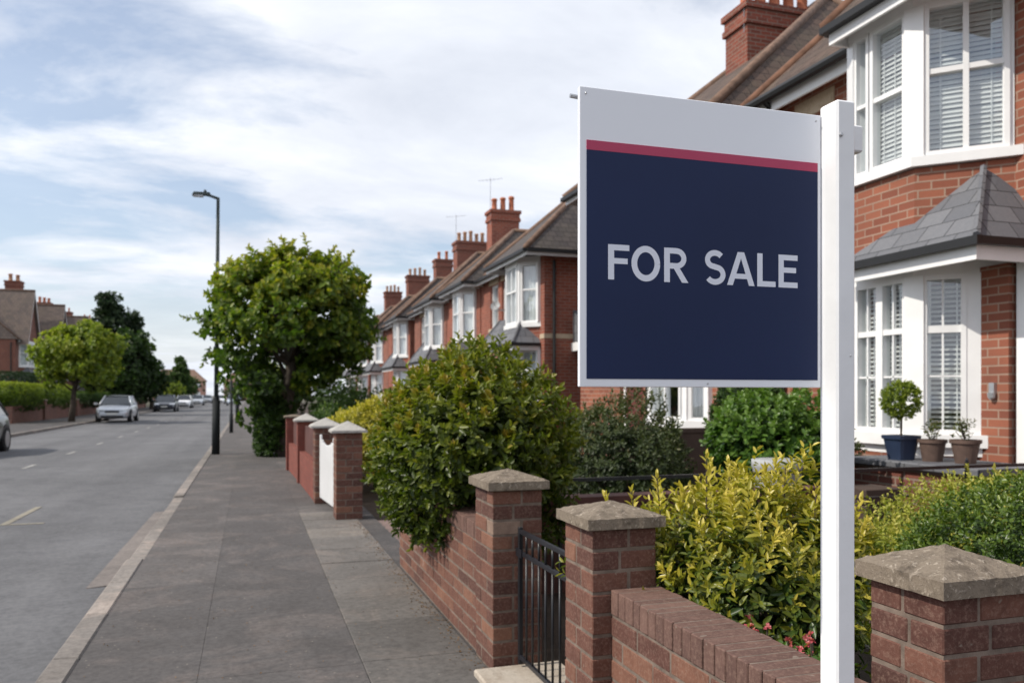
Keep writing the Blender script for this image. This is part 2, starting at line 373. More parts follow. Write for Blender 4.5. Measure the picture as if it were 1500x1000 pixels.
def tree(name, label, center, radii, base, clumps, per, k, ll, lw, mat, seed, trunk_r=0.14, clump_r=0.5, amp=0.3, conical=0.0, tint=(0.2, 0.7), group=None, up=0.3, zmin=-0.75, cat='tree', sun=0.25, trunk_top=0.75, sprays=0):
    rng = np.random.default_rng(seed); c = np.array(center, float); r = np.array(radii, float)
    root = thing(name, label, cat, base, group)
    D = sphere_dirs(rng, clumps, zmin); rr = rng.uniform(0.25, 1.0, clumps)**0.45*lumps(rng, D, 12, amp)
    CC = c+D*r*rr[:, None]*(1-0.25*clump_r/r.mean())
    if conical:
        h = np.clip((CC[:, 2]-(c[2]-r[2]))/(2*r[2]), 0, 1); s = (1-conical*h)
        CC[:, 0] = c[0]+(CC[:, 0]-c[0])*s; CC[:, 1] = c[1]+(CC[:, 1]-c[1])*s
    CR = clump_r*rng.uniform(0.55, 1.25, clumps)
    if conical: CR = CR*(1-0.5*conical*h)
    sd = sphere_dirs(rng, clumps*per); ci = np.repeat(np.arange(clumps), per)
    P = CC[ci]+sd*(CR[ci]*rng.uniform(0.35, 1.0, clumps*per)**0.6)[:, None]*np.array([1.0, 1.0, 0.72])
    od = nrm(sd*0.7+nrm(P-c)*0.5+np.array([0, 0, up])+rng.normal(0, 0.3, (len(P), 3)))
    ct = rng.normal(0, 0.12, clumps)[ci]+sun*np.clip((P[:, 2]-c[2])/r[2], -1, 1)*0.6  # sunlit crown top and shaded underside painted into the leaf tint
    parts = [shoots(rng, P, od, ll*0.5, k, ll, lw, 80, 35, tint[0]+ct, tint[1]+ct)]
    tw = []
    if sprays:
        S = sphere_dirs(rng, sprays, -0.5); B0 = c+S*r*(lumps(rng, S, 12, amp)*0.8)[:, None]
        dS = nrm(S*0.9+np.array([0, 0, 0.2])+rng.normal(0, 0.4, (sprays, 3))); LS = rng.uniform(0.25, 0.75, sprays)*r.mean()*0.4
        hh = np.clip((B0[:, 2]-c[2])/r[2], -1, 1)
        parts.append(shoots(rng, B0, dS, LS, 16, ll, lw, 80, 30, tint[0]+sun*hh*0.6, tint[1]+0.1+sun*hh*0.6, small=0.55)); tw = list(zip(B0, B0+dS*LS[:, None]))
    leaf_mesh('crown', parts, mat, root)
    tb = MB()
    b = Vector(base); top = Vector((c[0], c[1], c[2]+r[2]*(trunk_top-0.5)))
    pts = [b+Vector((0, 0, -0.05))]
    for i in range(1, 6):
        t = i/5; p = b.lerp(top, t); pts.append(p+Vector((math.sin(i*2.3+seed)*0.06, math.cos(i*1.7+seed)*0.06, 0))*(1 if i < 5 else 0))
    tb.tube(pts, [trunk_r*1.25, trunk_r, trunk_r*0.85, trunk_r*0.65, trunk_r*0.45, trunk_r*0.2], 9)
    pick = rng.permutation(clumps)[:min(26, clumps)]
    for j in pick:
        e = Vector(CC[j]); t = min(0.95, max(0.35, (e.z-b.z)/(top.z-b.z)*0.72)); s0 = b.lerp(top, t)
        mid = s0.lerp(e, 0.5)+Vector((rng.normal(0, .08), rng.normal(0, .08), 0.12))
        tb.tube([s0, mid, e], [trunk_r*0.4, trunk_r*0.25, trunk_r*0.08], 6)
    for p, q in tw: tb.tube([p, q], [0.014, 0.005], 5)
    tb.build('trunk', M['bark'], root, smooth=True)
    return root

# ------------------------------------------------------------------ material table
M = {}
M['white'] = simple('white_gloss_paint', (0.80, 0.80, 0.80), 0.35, 0.05, 3)
M['post_white'] = simple('white_painted_timber', (0.74, 0.75, 0.77), 0.45, 0.06, 5, bump=0.2)
M['board_white'] = simple('white_board_sheet', (0.76, 0.78, 0.83), 0.35, 0.03, 2)
M['navy'] = simple('navy_print', (0.0105, 0.0205, 0.068), 0.5, 0.1, 2.5, spec=0.2)
M['magenta'] = simple('magenta_print', (0.40, 0.018, 0.082), 0.4, 0.05, 3)
M['letter'] = simple('white_lettering', (0.66, 0.69, 0.78), 0.45, 0.03, 3)
M['steel'] = simple('dull_steel', (0.45, 0.46, 0.48), 0.4, 0.1, 30, metallic=0.7)
M['black_iron'] = simple('black_iron_paint', (0.012, 0.013, 0.017), 0.38, 0.3, 12, bump=0.1)
M['gutter'] = simple('black_gutter', (0.009, 0.009, 0.010), 0.5, 0.2, 5)
M['bark'] = simple('bark', (0.055, 0.042, 0.032), 0.9, 0.4, 9, bump=0.5)
M['brick_house'] = brick_mat('house_brick', (0.305, 0.108, 0.064), (0.205, 0.068, 0.043), (0.33, 0.225, 0.17), 0.25, 0.088, 0.009, 0.4)
M['brick_terrace'] = brick_mat('terrace_brick', (0.30, 0.088, 0.054), (0.215, 0.06, 0.039), (0.28, 0.19, 0.15), 0.25, 0.085, 0.009, 0.35)
M['brick_terrace_b'] = brick_mat('browner_terrace_brick', (0.265, 0.09, 0.058), (0.19, 0.062, 0.042), (0.28, 0.2, 0.16), 0.25, 0.085, 0.009, 0.4)
M['brick_dark'] = brick_mat('chimney_brick', (0.235, 0.066, 0.042), (0.16, 0.05, 0.034), (0.22, 0.15, 0.12), 0.23, 0.078, 0.01, 0.4)
M['brick_opp'] = brick_mat('opposite_brick', (0.22, 0.075, 0.05), (0.16, 0.055, 0.04), (0.22, 0.15, 0.12), 0.23, 0.078, 0.01, 0.3)
M['brick_garden'] = brick_mat('garden_wall_brick', (0.20, 0.07, 0.05), (0.13, 0.05, 0.04), (0.25, 0.19, 0.155), 0.225, 0.075, 0.01, 0.35)
M['brick_red_wall'] = brick_mat('red_wall_brick', (0.205, 0.064, 0.048), (0.165, 0.052, 0.04), (0.16, 0.062, 0.048), 0.225, 0.075, 0.006, 0.15)
M['pillar_brick'] = tint_brick_mat('weathered_brick', [(0, (0.062, 0.033, 0.029)), (0.3, (0.118, 0.053, 0.041)), (0.65, (0.172, 0.078, 0.055)), (0.96, (0.25, 0.122, 0.078)), (1.0, (0.27, 0.19, 0.145))], 0.75)
M['coping_brick'] = tint_brick_mat('coping_brick', [(0, (0.115, 0.066, 0.055)), (0.5, (0.15, 0.086, 0.070)), (1.0, (0.19, 0.112, 0.090))], 0.8)
M['mortar'] = simple('lime_mortar', (0.33, 0.27, 0.215), 0.95, 0.3, 25, bump=0.5)
M['mortar_dark'] = simple('dirty_mortar', (0.16, 0.122, 0.098), 0.95, 0.35, 20, bump=0.5)
M['cap'] = stone_mat('weathered_cap_stone', (0.205, 0.168, 0.13), (0.09, 0.072, 0.056), (0.40, 0.345, 0.285), 1.9, 0.7)
M['pale_cap'] = stone_mat('pale_cap_stone', (0.40, 0.385, 0.36), (0.27, 0.255, 0.23), (0.48, 0.46, 0.44), 1.0, 0.3)
M['stone'] = stone_mat('sandstone', (0.50, 0.40, 0.29), (0.38, 0.29, 0.2), (0.58, 0.5, 0.4), 0.6, 0.3)
M['step'] = stone_mat('step_stone', (0.42, 0.37, 0.31), (0.3, 0.25, 0.2), (0.52, 0.48, 0.42), 0.6, 0.3)
M['roof_brown'] = roof_mat('brown_clay_tiles', (0.11, 0.075, 0.06), (0.07, 0.052, 0.046), 0.24, 0.26, 0.35, 0.008, 0.045)
M['roof_grey'] = roof_mat('grey_brown_tiles', (0.088, 0.074, 0.07), (0.06, 0.053, 0.053), 0.2, 0.22, 0.25)
M['roof_opp'] = roof_mat('pale_old_tiles', (0.20, 0.155, 0.13), (0.14, 0.115, 0.105), 0.2, 0.22, 0.3)
M['slate'] = roof_mat('grey_slate', (0.155, 0.16, 0.175), (0.11, 0.115, 0.13), 0.23, 0.34, 0.08, 0.006, 0.012)
M['ridge'] = simple('terracotta_ridge', (0.19, 0.095, 0.06), 0.85, 0.35, 6)
M['ridge_dark'] = simple('weathered_ridge', (0.17, 0.105, 0.075), 0.9, 0.35, 6)
M['pot_clay'] = simple('terracotta_pot', (0.40, 0.135, 0.07), 0.85, 0.25, 8)
M['pot_buff'] = simple('buff_chimney_pot', (0.36, 0.20, 0.12), 0.85, 0.3, 8)
M['lead'] = simple('lead_flashing', (0.40, 0.40, 0.42), 0.6, 0.15, 5)
M['glass'] = glass_mat('window_glass')
M['blind'] = simple('white_blind_slat', (0.72, 0.71, 0.68), 0.55, 0.05, 4)
M['curtain'] = simple('net_curtain', (0.8, 0.8, 0.8), 0.9, 0.12, 2.5)
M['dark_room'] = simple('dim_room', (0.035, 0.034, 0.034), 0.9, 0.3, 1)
M['red_wood'] = simple('dark_red_timber', (0.12, 0.03, 0.025), 0.6, 0.2, 5)
M['panel_dark'] = simple('brown_panel', (0.085, 0.034, 0.028), 0.8, 0.3, 4)
M['pink_stone'] = simple('pink_painted_stone', (0.5, 0.28, 0.22), 0.8, 0.15, 4)
M['aerial'] = simple('aerial_metal', (0.25, 0.25, 0.27), 0.5, 0.1, 5, metallic=0.5)
M['lamp_paint'] = simple('dark_lamp_paint', (0.016, 0.019, 0.021), 0.75, 0.2, 6, spec=0.25)
M['lamp_grey'] = simple('grey_green_lamp_paint', (0.036, 0.048, 0.048), 0.7, 0.2, 6, spec=0.25)
M['blue_pot'] = simple('blue_plastic', (0.022, 0.036, 0.075), 0.45, 0.15, 4)
M['brown_pot'] = simple('brown_clay', (0.105, 0.066, 0.052), 0.85, 0.25, 14, bump=0.3)
M['grey_pot'] = simple('pale_painted_planter', (0.34, 0.35, 0.36), 0.7, 0.2, 8)
M['soil'] = ground_mat('garden_soil', (0.055, 0.040, 0.030), 0.4, 0.4)
M['fence_brown'] = simple('dark_brown_fence_wood', (0.058, 0.038, 0.03), 0.8, 0.35, 4)
# ------------------------------------------------------------------ houses
def window(par, T, o, u, n, w, h, cols=(), rows=(), cover='curtain', fw=0.06, bar=0.045, name='window', glaze=(), slat=0.05, cover_h=1.0, tilt=0.95):
    """sash window standing in a plane: o lower corner, u along, n outward"""
    f = MB(T)
    f.obox(o, u, n, (0, -0.08, 0), (fw, 0.03, h)); f.obox(o, u, n, (w-fw, -0.08, 0), (w, 0.03, h))
    f.obox(o, u, n, (fw, -0.08, 0), (w-fw, 0.028, fw)); f.obox(o, u, n, (fw, -0.08, h-fw), (w-fw, 0.028, h))
    for c in cols: f.obox(o, u, n, (w*c-bar/2, -0.07, fw), (w*c+bar/2, 0.022, h-fw))
    for r in rows: f.obox(o, u, n, (fw, -0.066, h*r-bar/2), (w-fw, 0.017, h*r+bar/2))
    for (a, b, c, d) in glaze: f.obox(o, u, n, (w*a, -0.03, h*b), (w*a+max(w*(c-a), 0.018), 0.006, h*b+max(h*(d-b), 0.018)))
    fo = f.build(name, M['white'], par)
    p = MB(T); qo = Vector(o); qu = Vector(u); qn = Vector(n)*-0.032; p.poly([qo+qn+qu*a+Vector((0, 0, b)) for a, b in ((fw*0.5, fw*0.5), (w-fw*0.5, fw*0.5), (w-fw*0.5, h-fw*0.5), (fw*0.5, h-fw*0.5))]); p.build('pane', M['glass'], fo)
    if cover == 'blind':
        b = MB(T); k = int((h-2*fw)*cover_h/slat); o = Vector(o); u = Vector(u); n = Vector(n)
        sr = random.Random(int((o.y*7.3+o.z*3.1)*100))
        for i in range(k):
            z = h-fw-(i+0.6)*slat+sr.uniform(-0.004, 0.004)
            a0 = o+u*(fw*0.8)+Vector((0, 0, z)); a1 = o+u*(w-fw*0.8)+Vector((0, 0, z))
            up = Vector((0, 0, slat*tilt*sr.uniform(0.85, 1.12))); th = Vector((0, 0, 0.004))
            b.hexa([a0+n*-0.085, a1+n*-0.085, a1+n*-0.115+up, a0+n*-0.115+up, a0+n*-0.085+th, a1+n*-0.085+th, a1+n*-0.115+up+th, a0+n*-0.115+up+th])
        for q in (0.2, 0.5, 0.8): b.obox(o, u, n, (w*q-0.006, -0.081, fw), (w*q+0.006, -0.078, h-fw))
        b.build('blind', M['blind'], fo)
    elif cover == 'curtain':
        b = MB(T); k = max(8, int(w/0.05)); o = Vector(o); u = Vector(u); n = Vector(n)
        for (a0, a1) in ((0.05, 0.36), (0.64, 0.95)) if w > 0.7 else ((0.08, 0.92),):
            pts = []
            for i in range(k+1):
                t = a0+(a1-a0)*i/k; pts.append(o+u*(w*t)+n*(-0.16+0.025*math.sin(i*1.9)))
            for i in range(k):
                b.poly([pts[i]+Vector((0, 0, fw)), pts[i+1]+Vector((0, 0, fw)), pts[i+1]+Vector((0, 0, h-fw)), pts[i]+Vector((0, 0, h-fw))])
        if w > 0.7: b.obox(o, u, n, (fw, -0.22, h*0.3), (w-fw, -0.215, h-fw)) if w > 1.4 else None
        b.build('curtain', M['curtain'], fo, smooth=True)
    elif cover == 'net':
        b = MB(T); k = max(8, int(w/0.04)); o = Vector(o); u = Vector(u); n = Vector(n)
        pts = [o+u*(fw*0.5+(w-fw)*i/k)+n*(-0.11+0.02*math.sin(i*2.1)) for i in range(k+1)]
        for i in range(k): b.poly([pts[i]+Vector((0, 0, fw)), pts[i+1]+Vector((0, 0, fw)), pts[i+1]+Vector((0, 0, h-fw)), pts[i]+Vector((0, 0, h-fw))])
        b.build('net_curtain', M['curtain'], fo, smooth=True)
    return fo

def wall_grid(mb, o, u, n, L, z0, z1, openings, reveal=0.13):
    """a wall face with rectangular openings (a0,a1,b0,b1) and their reveals"""
    o = Vector(o); u = Vector(u); n = Vector(n); Z = Vector((0, 0, 1))
    xs = sorted({0.0, L, *[q for op in openings for q in op[:2]]}); zs = sorted({z0, z1, *[q for op in openings for q in op[2:4]]})
    P = lambda a, z, k=0.0: o+u*a+Z*z+n*k
    for i in range(len(xs)-1):
        for j in range(len(zs)-1):
            cx = (xs[i]+xs[i+1])/2; cz = (zs[j]+zs[j+1])/2
            if any(a < cx < b and c < cz < d for a, b, c, d in openings): continue
            mb.poly([P(xs[i], zs[j]), P(xs[i+1], zs[j]), P(xs[i+1], zs[j+1]), P(xs[i], zs[j+1])])
    for a, b, c, d in openings:
        for (p, q) in (((a, c), (b, c)), ((b, c), (b, d)), ((b, d), (a, d)), ((a, d), (a, c))):
            mb.poly([P(*p), P(*q), P(*q, -reveal), P(*p, -reveal)])

def bay_pts(b0, b1, dep, grow=0.0, side=None):
    """plan of a canted bay from near end b0 to far end b1 (45 degree cheeks)"""
    s = dep; g = grow; q = g*0.414
    return [(0.02, b0-g*1.414+0.0), (-dep-g, b0+s-q), (-dep-g, b1-s+q), (0.02, b1+g*1.414)]

def hip_roof(mb, x0, x1, y0, y1, z, rz, x_hip, y_mid, soffit=True):
    """wing roof running back from the street: hipped towards the street, ridge along x"""
    E0, E1, B0, B1 = (x0, y0, z), (x0, y1, z), (x1, y0, z), (x1, y1, z)
    R0, R1 = (x_hip, y_mid, rz), (x1, y_mid, rz)
    mb.poly([E0, E1, R0]); mb.poly([E0, R0, R1, B0]); mb.poly([E1, B1, R1, R0])
    if soffit: mb.poly([(x0, y0, z-0.004), (x1, y0, z-0.004), (x1, y1, z-0.004), (x0, y1, z-0.004)])
    return E0, E1, B0, B1, R0, R1

def chimney(par, T, x, y, z0, z1, wx, wy, pots, mat='brick_dark', potmat='pot_clay', along='x', aerial=False, ph=0.5, pr=0.10):
    z1 = z1; c = MB(T); c.box((x-wx/2, y-wy/2, z0), (x+wx/2, y+wy/2, z1-0.42))
    c.box((x-wx/2-0.05, y-wy/2-0.05, z1-0.42), (x+wx/2+0.05, y+wy/2+0.05, z1-0.30))
    c.box((x-wx/2-0.02, y-wy/2-0.02, z1-0.30), (x+wx/2+0.02, y+wy/2+0.02, z1-0.12))
    c.box((x-wx/2-0.07, y-wy/2-0.07, z1-0.12), (x+wx/2+0.07, y+wy/2+0.07, z1))
    co = c.build('chimney', M[mat], par)
    for i in range(pots):
        t = (i+0.5)/pots-0.5; px = x+(t*wx*0.94 if along == 'x' else 0); py = y+(t*wy*0.94 if along == 'y' else 0)
        h = ph*(1+0.12*((i*7) % 3-1)); p = MB(T)
        p.lathe((px, py, z1), [(pr*1.0, 0), (pr*1.05, 0.05), (pr*0.86, 0.08), (pr*0.78, h*0.8), (pr*0.98, h*0.84), (pr*0.98, h*0.93), (pr*0.75, h), (pr*0.6, h-0.03)], 12)
        p.build('chimney_pot', M[potmat], co, smooth=True)
    f = MB(T); f.box((x-wx/2-0.02, y-wy/2-0.02, z0+0.02), (x+wx/2+0.02, y+wy/2+0.02, z0+0.2))
    f.build('flashing', M['lead'], co)
    if aerial:
        a = MB(T); ax, ay = x-wx/2-0.04, y-wy/2+0.05
        a.tube([(ax, ay, z1-0.6), (ax, ay, z1+1.2)], 0.009, 5); a.tube([(ax-0.4, ay+0.3, z1+1.12), (ax+0.4, ay-0.3, z1+1.12)], 0.006, 5)
        for k in range(7): q = -0.36+k*0.12; a.tube([(ax+q-.06, ay-q*0.75-0.12, z1+1.12), (ax+q+.06, ay-q*0.75+0.12, z1+1.12)], 0.004, 4)
        a.build('aerial', M['aerial'], co)
    return co

def canopy(par, T, xo, ya, yb, z, apex, wallx=0.0, mat='slate', fh=0.17, single=False):
    """slate lean-to roof hipped at both ends; ya near end, yb far end"""
    m = MB(T); A = apex; A2 = (wallx, A[1], A[2]+0.02)
    En, Ef, Wn, Wf = (xo, ya, z), (xo, yb, z), (wallx, ya, z), (wallx, yb, z)
    far = (A[0], max(A[1], yb-(A[1]-ya)*1.2), A[2]) if yb-A[1] > 1.6 else A
    if far is A: m.poly([En, Ef, A])
    else: m.poly([En, Ef, far, A])
    m.poly([En, A, A2, Wn]); m.poly([Ef, Wf, (wallx, far[1], A2[2]), far])
    if far is not A: m.poly([A, far, (wallx, far[1], A2[2]), A2])
    m.box((xo-0.02, ya-0.02, z-0.028), (wallx, yb+0.02, z-0.004))
    co = m.build('canopy_roof', M[mat], par)
    for (p, q) in ((En, A),) if single else ((En, A), (Ef, far)):
        r = MB(T); r.tube([Vector(p)+Vector((0, 0, .01)), Vector(q)+Vector((0, 0, .02))], 0.035, 6); r.build('hip_tile', M[mat], co)
    f = MB(T); f.box((xo+0.03, ya+0.03, z-0.03-fh), (xo+0.065, yb-0.03, z-0.03)); f.box((xo+0.066, ya+0.03, z-0.03-fh), (wallx-0.005, ya+0.065, z-0.03))
    f.box((xo+0.066, ya+0.066, z-0.05), (wallx-0.005, yb-0.03, z-0.032)); f.build('fascia', M['white'], par)
    g = MB(T); g.box((xo-0.06, ya-0.06, z-0.085), (xo-0.002, yb+0.02, z-0.005)); g.box((xo, ya-0.06, z-0.083), (wallx-0.005, ya-0.002, z-0.007))
    g.build('gutter', M['gutter'], par)
    return co

def house(label, x0, y0, y1, sx=1, eave=5.1, bay=(0.3, 2.3, 0.45), wall='brick_terrace', roof='roof_grey', ridge=(4.0, 8.2), wing=(3.6, 2.2, 7.2),
          hip_near=True, hip_far=True, chims=(), far=False, cover='net', group=None, gable=False, side_porch=False, door_mat='red_wood', canopy_on=True, dz=0.0, ridge_mat='ridge_dark', band=True, dish=False):
    """a two-storey house with a two-storey canted bay. Local x runs inward from the front wall, y along the street."""
    T = lambda p: (x0+sx*p.x, p.y, p.z)
    root = thing('brick_house', label, 'house', (x0, y0, 0), group)
    U = Vector((0, 1, 0)); Nn = Vector((-1, 0, 0)); depth = 2*ridge[0]
    b0, b1, dep = y0+bay[0], y0+bay[1], bay[2]
    s1, h1, s2, h2 = 0.97+dz, 2.55+dz, eave-1.78, eave-0.22
    w = MB(T)
    fx0 = (b1+0.35)-y0; L = y1-y0
    ops = [(b0+0.15-y0, b1-0.15-y0, s1, h1), (b0+0.15-y0, b1-0.15-y0, s2, h2)]
    flat = []
    if L-fx0 > 1.3:
        dw = (fx0+0.15, fx0+1.15)
        ops.append((dw[0], dw[1], 0.1, 2.5))
        flat.append((fx0+0.2, 0.85))
    if L-fx0 > 2.4: flat.append((fx0+1.45, 0.85))
    for (a, ww) in flat: ops.append((a, a+ww, s2+0.15, h2-0.05))
    wall_grid(w, (0, y0, 0), U, Nn, L, -0.1, eave, ops)
    w.poly([(0, y0, -0.1), (depth, y0, -0.1), (depth, y0, eave), (0, y0, eave)]); w.poly([(0, y1, -0.1), (depth, y1, -0.1), (depth, y1, eave), (0, y1, eave)])
    w.poly([(depth, y0, -0.1), (depth, y1, -0.1), (depth, y1, eave), (depth, y0, eave)])
    if not hip_near: w.poly([(0, y0, eave), (depth, y0, eave), (ridge[0], y0, ridge[1]-0.1)])
    if not hip_far: w.poly([(0, y1, eave), (depth, y1, eave), (ridge[0], y1, ridge[1]-0.1)])
    bp = bay_pts(b0, b1, dep)
    w.prism(bp, -0.1, s1-0.12); w.prism(bp, h1+0.12, s2-0.12)
    if gable:
        g0, g1, gz = b0-0.3, b1+0.3, wing[2]
        w.poly([(-dep-0.02, g0, eave-0.1), (-dep-0.02, g1, eave-0.1), (-dep-0.02, (g0+g1)/2, gz-0.15)])
    w.build('wall', M[wall], root)
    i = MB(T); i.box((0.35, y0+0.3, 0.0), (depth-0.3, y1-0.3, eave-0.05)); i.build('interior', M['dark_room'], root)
    # bay windows
    bays = []
    for (za, zb, top) in ((s1, h1, h1+0.12), (s2, h2, eave-0.03)):
        s = MB(T); s.prism(bay_pts(b0, b1, dep, 0.06), za-0.12, za); s.prism(bay_pts(b0, b1, dep, 0.03), zb, top)
        for p in bp[1:3]: s.box((p[0]+0.005, p[1]-0.07, za), (p[0]+0.12, p[1]+0.07, zb))
        for p in (bp[0], bp[3]): s.box((-0.075, p[1]-0.05, za), (0.03, p[1]+0.05, zb))
        bays.append(s.build('bay_window', M['white'], root))
    P0, P1, P2, P3 = [Vector((p[0], p[1], 0)) for p in bp]
    for (za, zb) in ((s1, h1), (s2, h2)):
        for (a, b, big) in ((P0, P1, False), (P1, P2, True), (P2, P3, False)):
            u = (b-a).normalized(); n = Vector((-u.y, u.x, 0))
            if n.x > 0: n = -n
            LL = (b-a).length; m = 0.075
            window(bays[int(zb > 3)], T, a+u*m+Vector((0, 0, za)), u, n, LL-2*m, zb-za, (0.5,) if big and LL > 1.0 else (), (0.56,) if zb > 3 else (0.68,), cover, 0.05, 0.04)
    for (a, ww) in flat:
        window(root, T, (0.1, y0+a, s2+0.15), U, Nn, ww, h2-0.2-s2, (), (0.52,), cover, 0.055, 0.04)
        st = MB(T); st.box((-0.05, y0+a-0.08, s2+0.05), (0.09, y0+a+ww+0.08, s2+0.148)); st.build('window_sill', M['stone'], root); st = MB(T); st.box((-0.02, y0+a-0.1, h2-0.047), (0.09, y0+a+ww+0.1, h2+0.13)); st.build('lintel', M['stone'], root)
    if L-fx0 > 1.3:
        d = MB(T); d.box((0.08, y0+dw[0]+0.002, 0.1), (0.125, y0+dw[0]+0.08, 2.5)); d.box((0.08, y0+dw[1]-0.08, 0.1), (0.125, y0+dw[1]-0.002, 2.5))
        d.box((0.08, y0+dw[0]+0.081, 2.06), (0.122, y0+dw[1]-0.081, 2.14)); d.box((0.08, y0+dw[0]+0.081, 2.42), (0.122, y0+dw[1]-0.081, 2.499)); fo = d.build('door_frame', M['white'], root)
        d = MB(T); d.box((0.1, y0+dw[0]+0.083, 0.1), (0.145, y0+dw[1]-0.083, 2.058)); d.box((0.09, y0+dw[0]+0.2, 0.3), (0.099, y0+dw[1]-0.2, 0.95)); d.build('door', M[door_mat], fo)
        d = MB(T); d.box((0.105, y0+dw[0]+0.083, 2.142), (0.11, y0+dw[1]-0.083, 2.418)); d.build('pane', M['glass'], fo)
    if band and not far:
        d = MB(T); d.box((-0.012, y0-0.01, h1+0.3), (0.0-0.001, b0-0.02, h1+0.42)); d.box((-0.012, b1+0.05, h1+0.3), (-0.001, y1, h1+0.42)); d.box((0.0, y0-0.012, h1+0.3), (depth, y0-0.001, h1+0.42)); d.build('stone_band', M['stone'], root)
    # main roof
    ov = 0.28; r = MB(T); rx, rz = ridge; ha = (rx+ov)*0.8
    ya = y0-ov if hip_near else y0-0.05; yb = y1+ov if hip_far else y1+0.02
    ra = (rx, ya+(ha if hip_near else 0), rz); rb = (rx, yb-(ha if hip_far else 0), rz)
    if ra[1] > rb[1]: mid = (ra[1]+rb[1])/2; ra = (rx, mid-0.05, rz); rb = (rx, mid+0.05, rz)
    E = [(-ov, ya, eave), (-ov, yb, eave), (depth+ov, yb, eave), (depth+ov, ya, eave)]
    r.poly([E[0], E[1], rb, ra]); r.poly([E[2], E[3], ra, rb])
    r.poly([E[0], ra, E[3]]); r.poly([E[1], E[2], rb])
    r.poly([(p[0], p[1], p[2]-0.012) for p in E])
    ro = r.build('roof', M[roof], root)
    t = MB(T)
    t.tube([ra, rb], 0.085, 7)
    for (p, q, ok) in ((E[0], ra, hip_near), (E[3], ra, hip_near), (E[1], rb, hip_far), (E[2], rb, hip_far)):
        if ok: t.tube([p, q], 0.08, 7)
        elif p in (E[0], E[1]): t.tube([p, q], 0.05, 6)
    # wing roof over the bay
    wx, hw, wz = wing or (0, 0.001, eave); ym = (b0+b1)/2 if wing else ya; ex = -dep-0.24
    wr = MB(T)
    if not wing: pass
    elif gable:
        a0, a1, e0, R0, R1 = ym-hw, ym+hw, eave-0.35, (ex, ym, wz), (rx, ym, wz)
        wr.poly([(ex, a0, e0), (rx, a0, e0), R1, R0]); wr.poly([(ex, a1, e0), R0, R1, (rx, a1, e0)]); t.tube([R0, R1], 0.08, 7)
        wo = wr.build('wing_roof', M[roof], root)
        bb = MB(T)
        for sgn, aa in ((-1, a0), (1, a1)):
            bb.hexa([(ex, aa, e0-0.14), (ex+0.04, aa, e0-0.14), (ex+0.04, ym, wz-0.16), (ex, ym, wz-0.16), (ex, aa, e0-0.01), (ex+0.04, aa, e0-0.01), (ex+0.04, ym, wz-0.02), (ex, ym, wz-0.02)])
        bb.build('bargeboard', M['white'], root)
    else:
        q = hip_roof(wr, ex, rx, ym-hw, ym+hw, eave+0.012, wz, wx-0.0, ym)
        wo = wr.build('wing_roof', M[roof], root)
        t.tube([q[0], q[4]], 0.075, 7); t.tube([q[1], q[4]], 0.075, 7); t.tube([q[4], q[5]], 0.08, 7)
    t.build('ridge_tile', M[ridge_mat], ro, smooth=True)
    # eaves
    f = MB(T); g = MB(T)
    def eaves(xa, yaa, ybb, near, farr, xb):
        f.box((xa+0.03, yaa+0.03, eave-0.17), (xa+0.06, ybb-0.03, eave-0.016)); g.box((xa-0.08, yaa-0.02, eave-0.09), (xa+0.028, ybb+0.02, eave-0.014))
        if near: f.box((xa+0.062, yaa+0.03, eave-0.168), (xb, yaa+0.06, eave-0.018)); g.box((xa+0.03, yaa-0.08, eave-0.088), (xb, yaa+0.028, eave-0.018))
        if farr: f.box((xa+0.062, ybb-0.06, eave-0.168), (xb, ybb-0.03, eave-0.018))
    if wing and not gable: eaves(ex, ym-hw, ym+hw, True, True, -ov-0.1 if ym-hw > ya+0.3 else rx)
    eaves(-ov, ya, ym-hw-0.09, hip_near, False, depth) if ym-hw-0.2 > ya+0.1 else None
    eaves(-ov, ym+hw+0.09, yb, False, hip_far, depth) if yb > ym+hw+0.3 else None
    f.build('fascia', M['white'], root); g.build('gutter', M['gutter'], root)
    d = MB(T); d.tube([(-0.06, b1+0.22, 0), (-0.06, b1+0.22, eave-0.3), (-ov+0.02, b1+0.22, eave-0.1)], 0.04, 7); d.build('downpipe', M['gutter'], root)
    d = MB(T); d.tube([(0.25, y0-0.06, 0), (0.25, y0-0.06, eave-0.2)], 0.04, 7); d.build('downpipe', M['gutter'], root)
    if canopy_on:
        canopy(root, T, -dep-0.32, b0-0.05, b1+(1.5 if L > 5 else 0.2), h1+0.2, (-dep*0.55, b0+0.6, h1+1.0))
    if dish:
        m = MB(T); c0 = Vector((-0.32, b1+1.0, 4.0)); m.tube([(0, b1+1.0, 3.9), (-0.2, b1+1.0, 3.9), c0], 0.018, 6)
        ax = Vector((-0.5, -0.7, 0.45)).normalized(); m.tube([c0, c0+ax*0.02, c0+ax*0.045], [0.03, 0.11, 0.15], 16, False); m.tube([c0, c0+ax*0.3], 0.01, 5); m.build('satellite_dish', M['grey_pot'], root, smooth=True)
    for c in chims: chimney(root, T, *c[:6], c[6], **(c[7] if len(c) > 7 else {}))
    if side_porch:
        m = MB(T); m.poly([(0.8, y0-1.3, 2.75), (2.6, y0-1.3, 2.75), (2.6, y0, 3.6), (0.8, y0, 3.6)]); m.poly([(0.8, y0-1.3, 2.72), (2.6, y0-1.3, 2.72), (2.6, y0, 2.72), (0.8, y0, 2.72)])
        m.poly([(0.8, y0-1.3, 2.75), (0.8, y0, 2.75), (0.8, y0, 3.6)]); m.build('porch_roof', M['slate'], root)
        m = MB(T); m.box((0.75, y0-1.36, 2.52), (2.65, y0-1.31, 2.74)); m.box((0.75, y0-1.308, 2.52), (0.79, y0, 2.74)); m.box((0.82, y0-1.25, -0.1), (0.95, y0-1.12, 2.519)); m.build('porch_frame', M['white'], root)
    return root

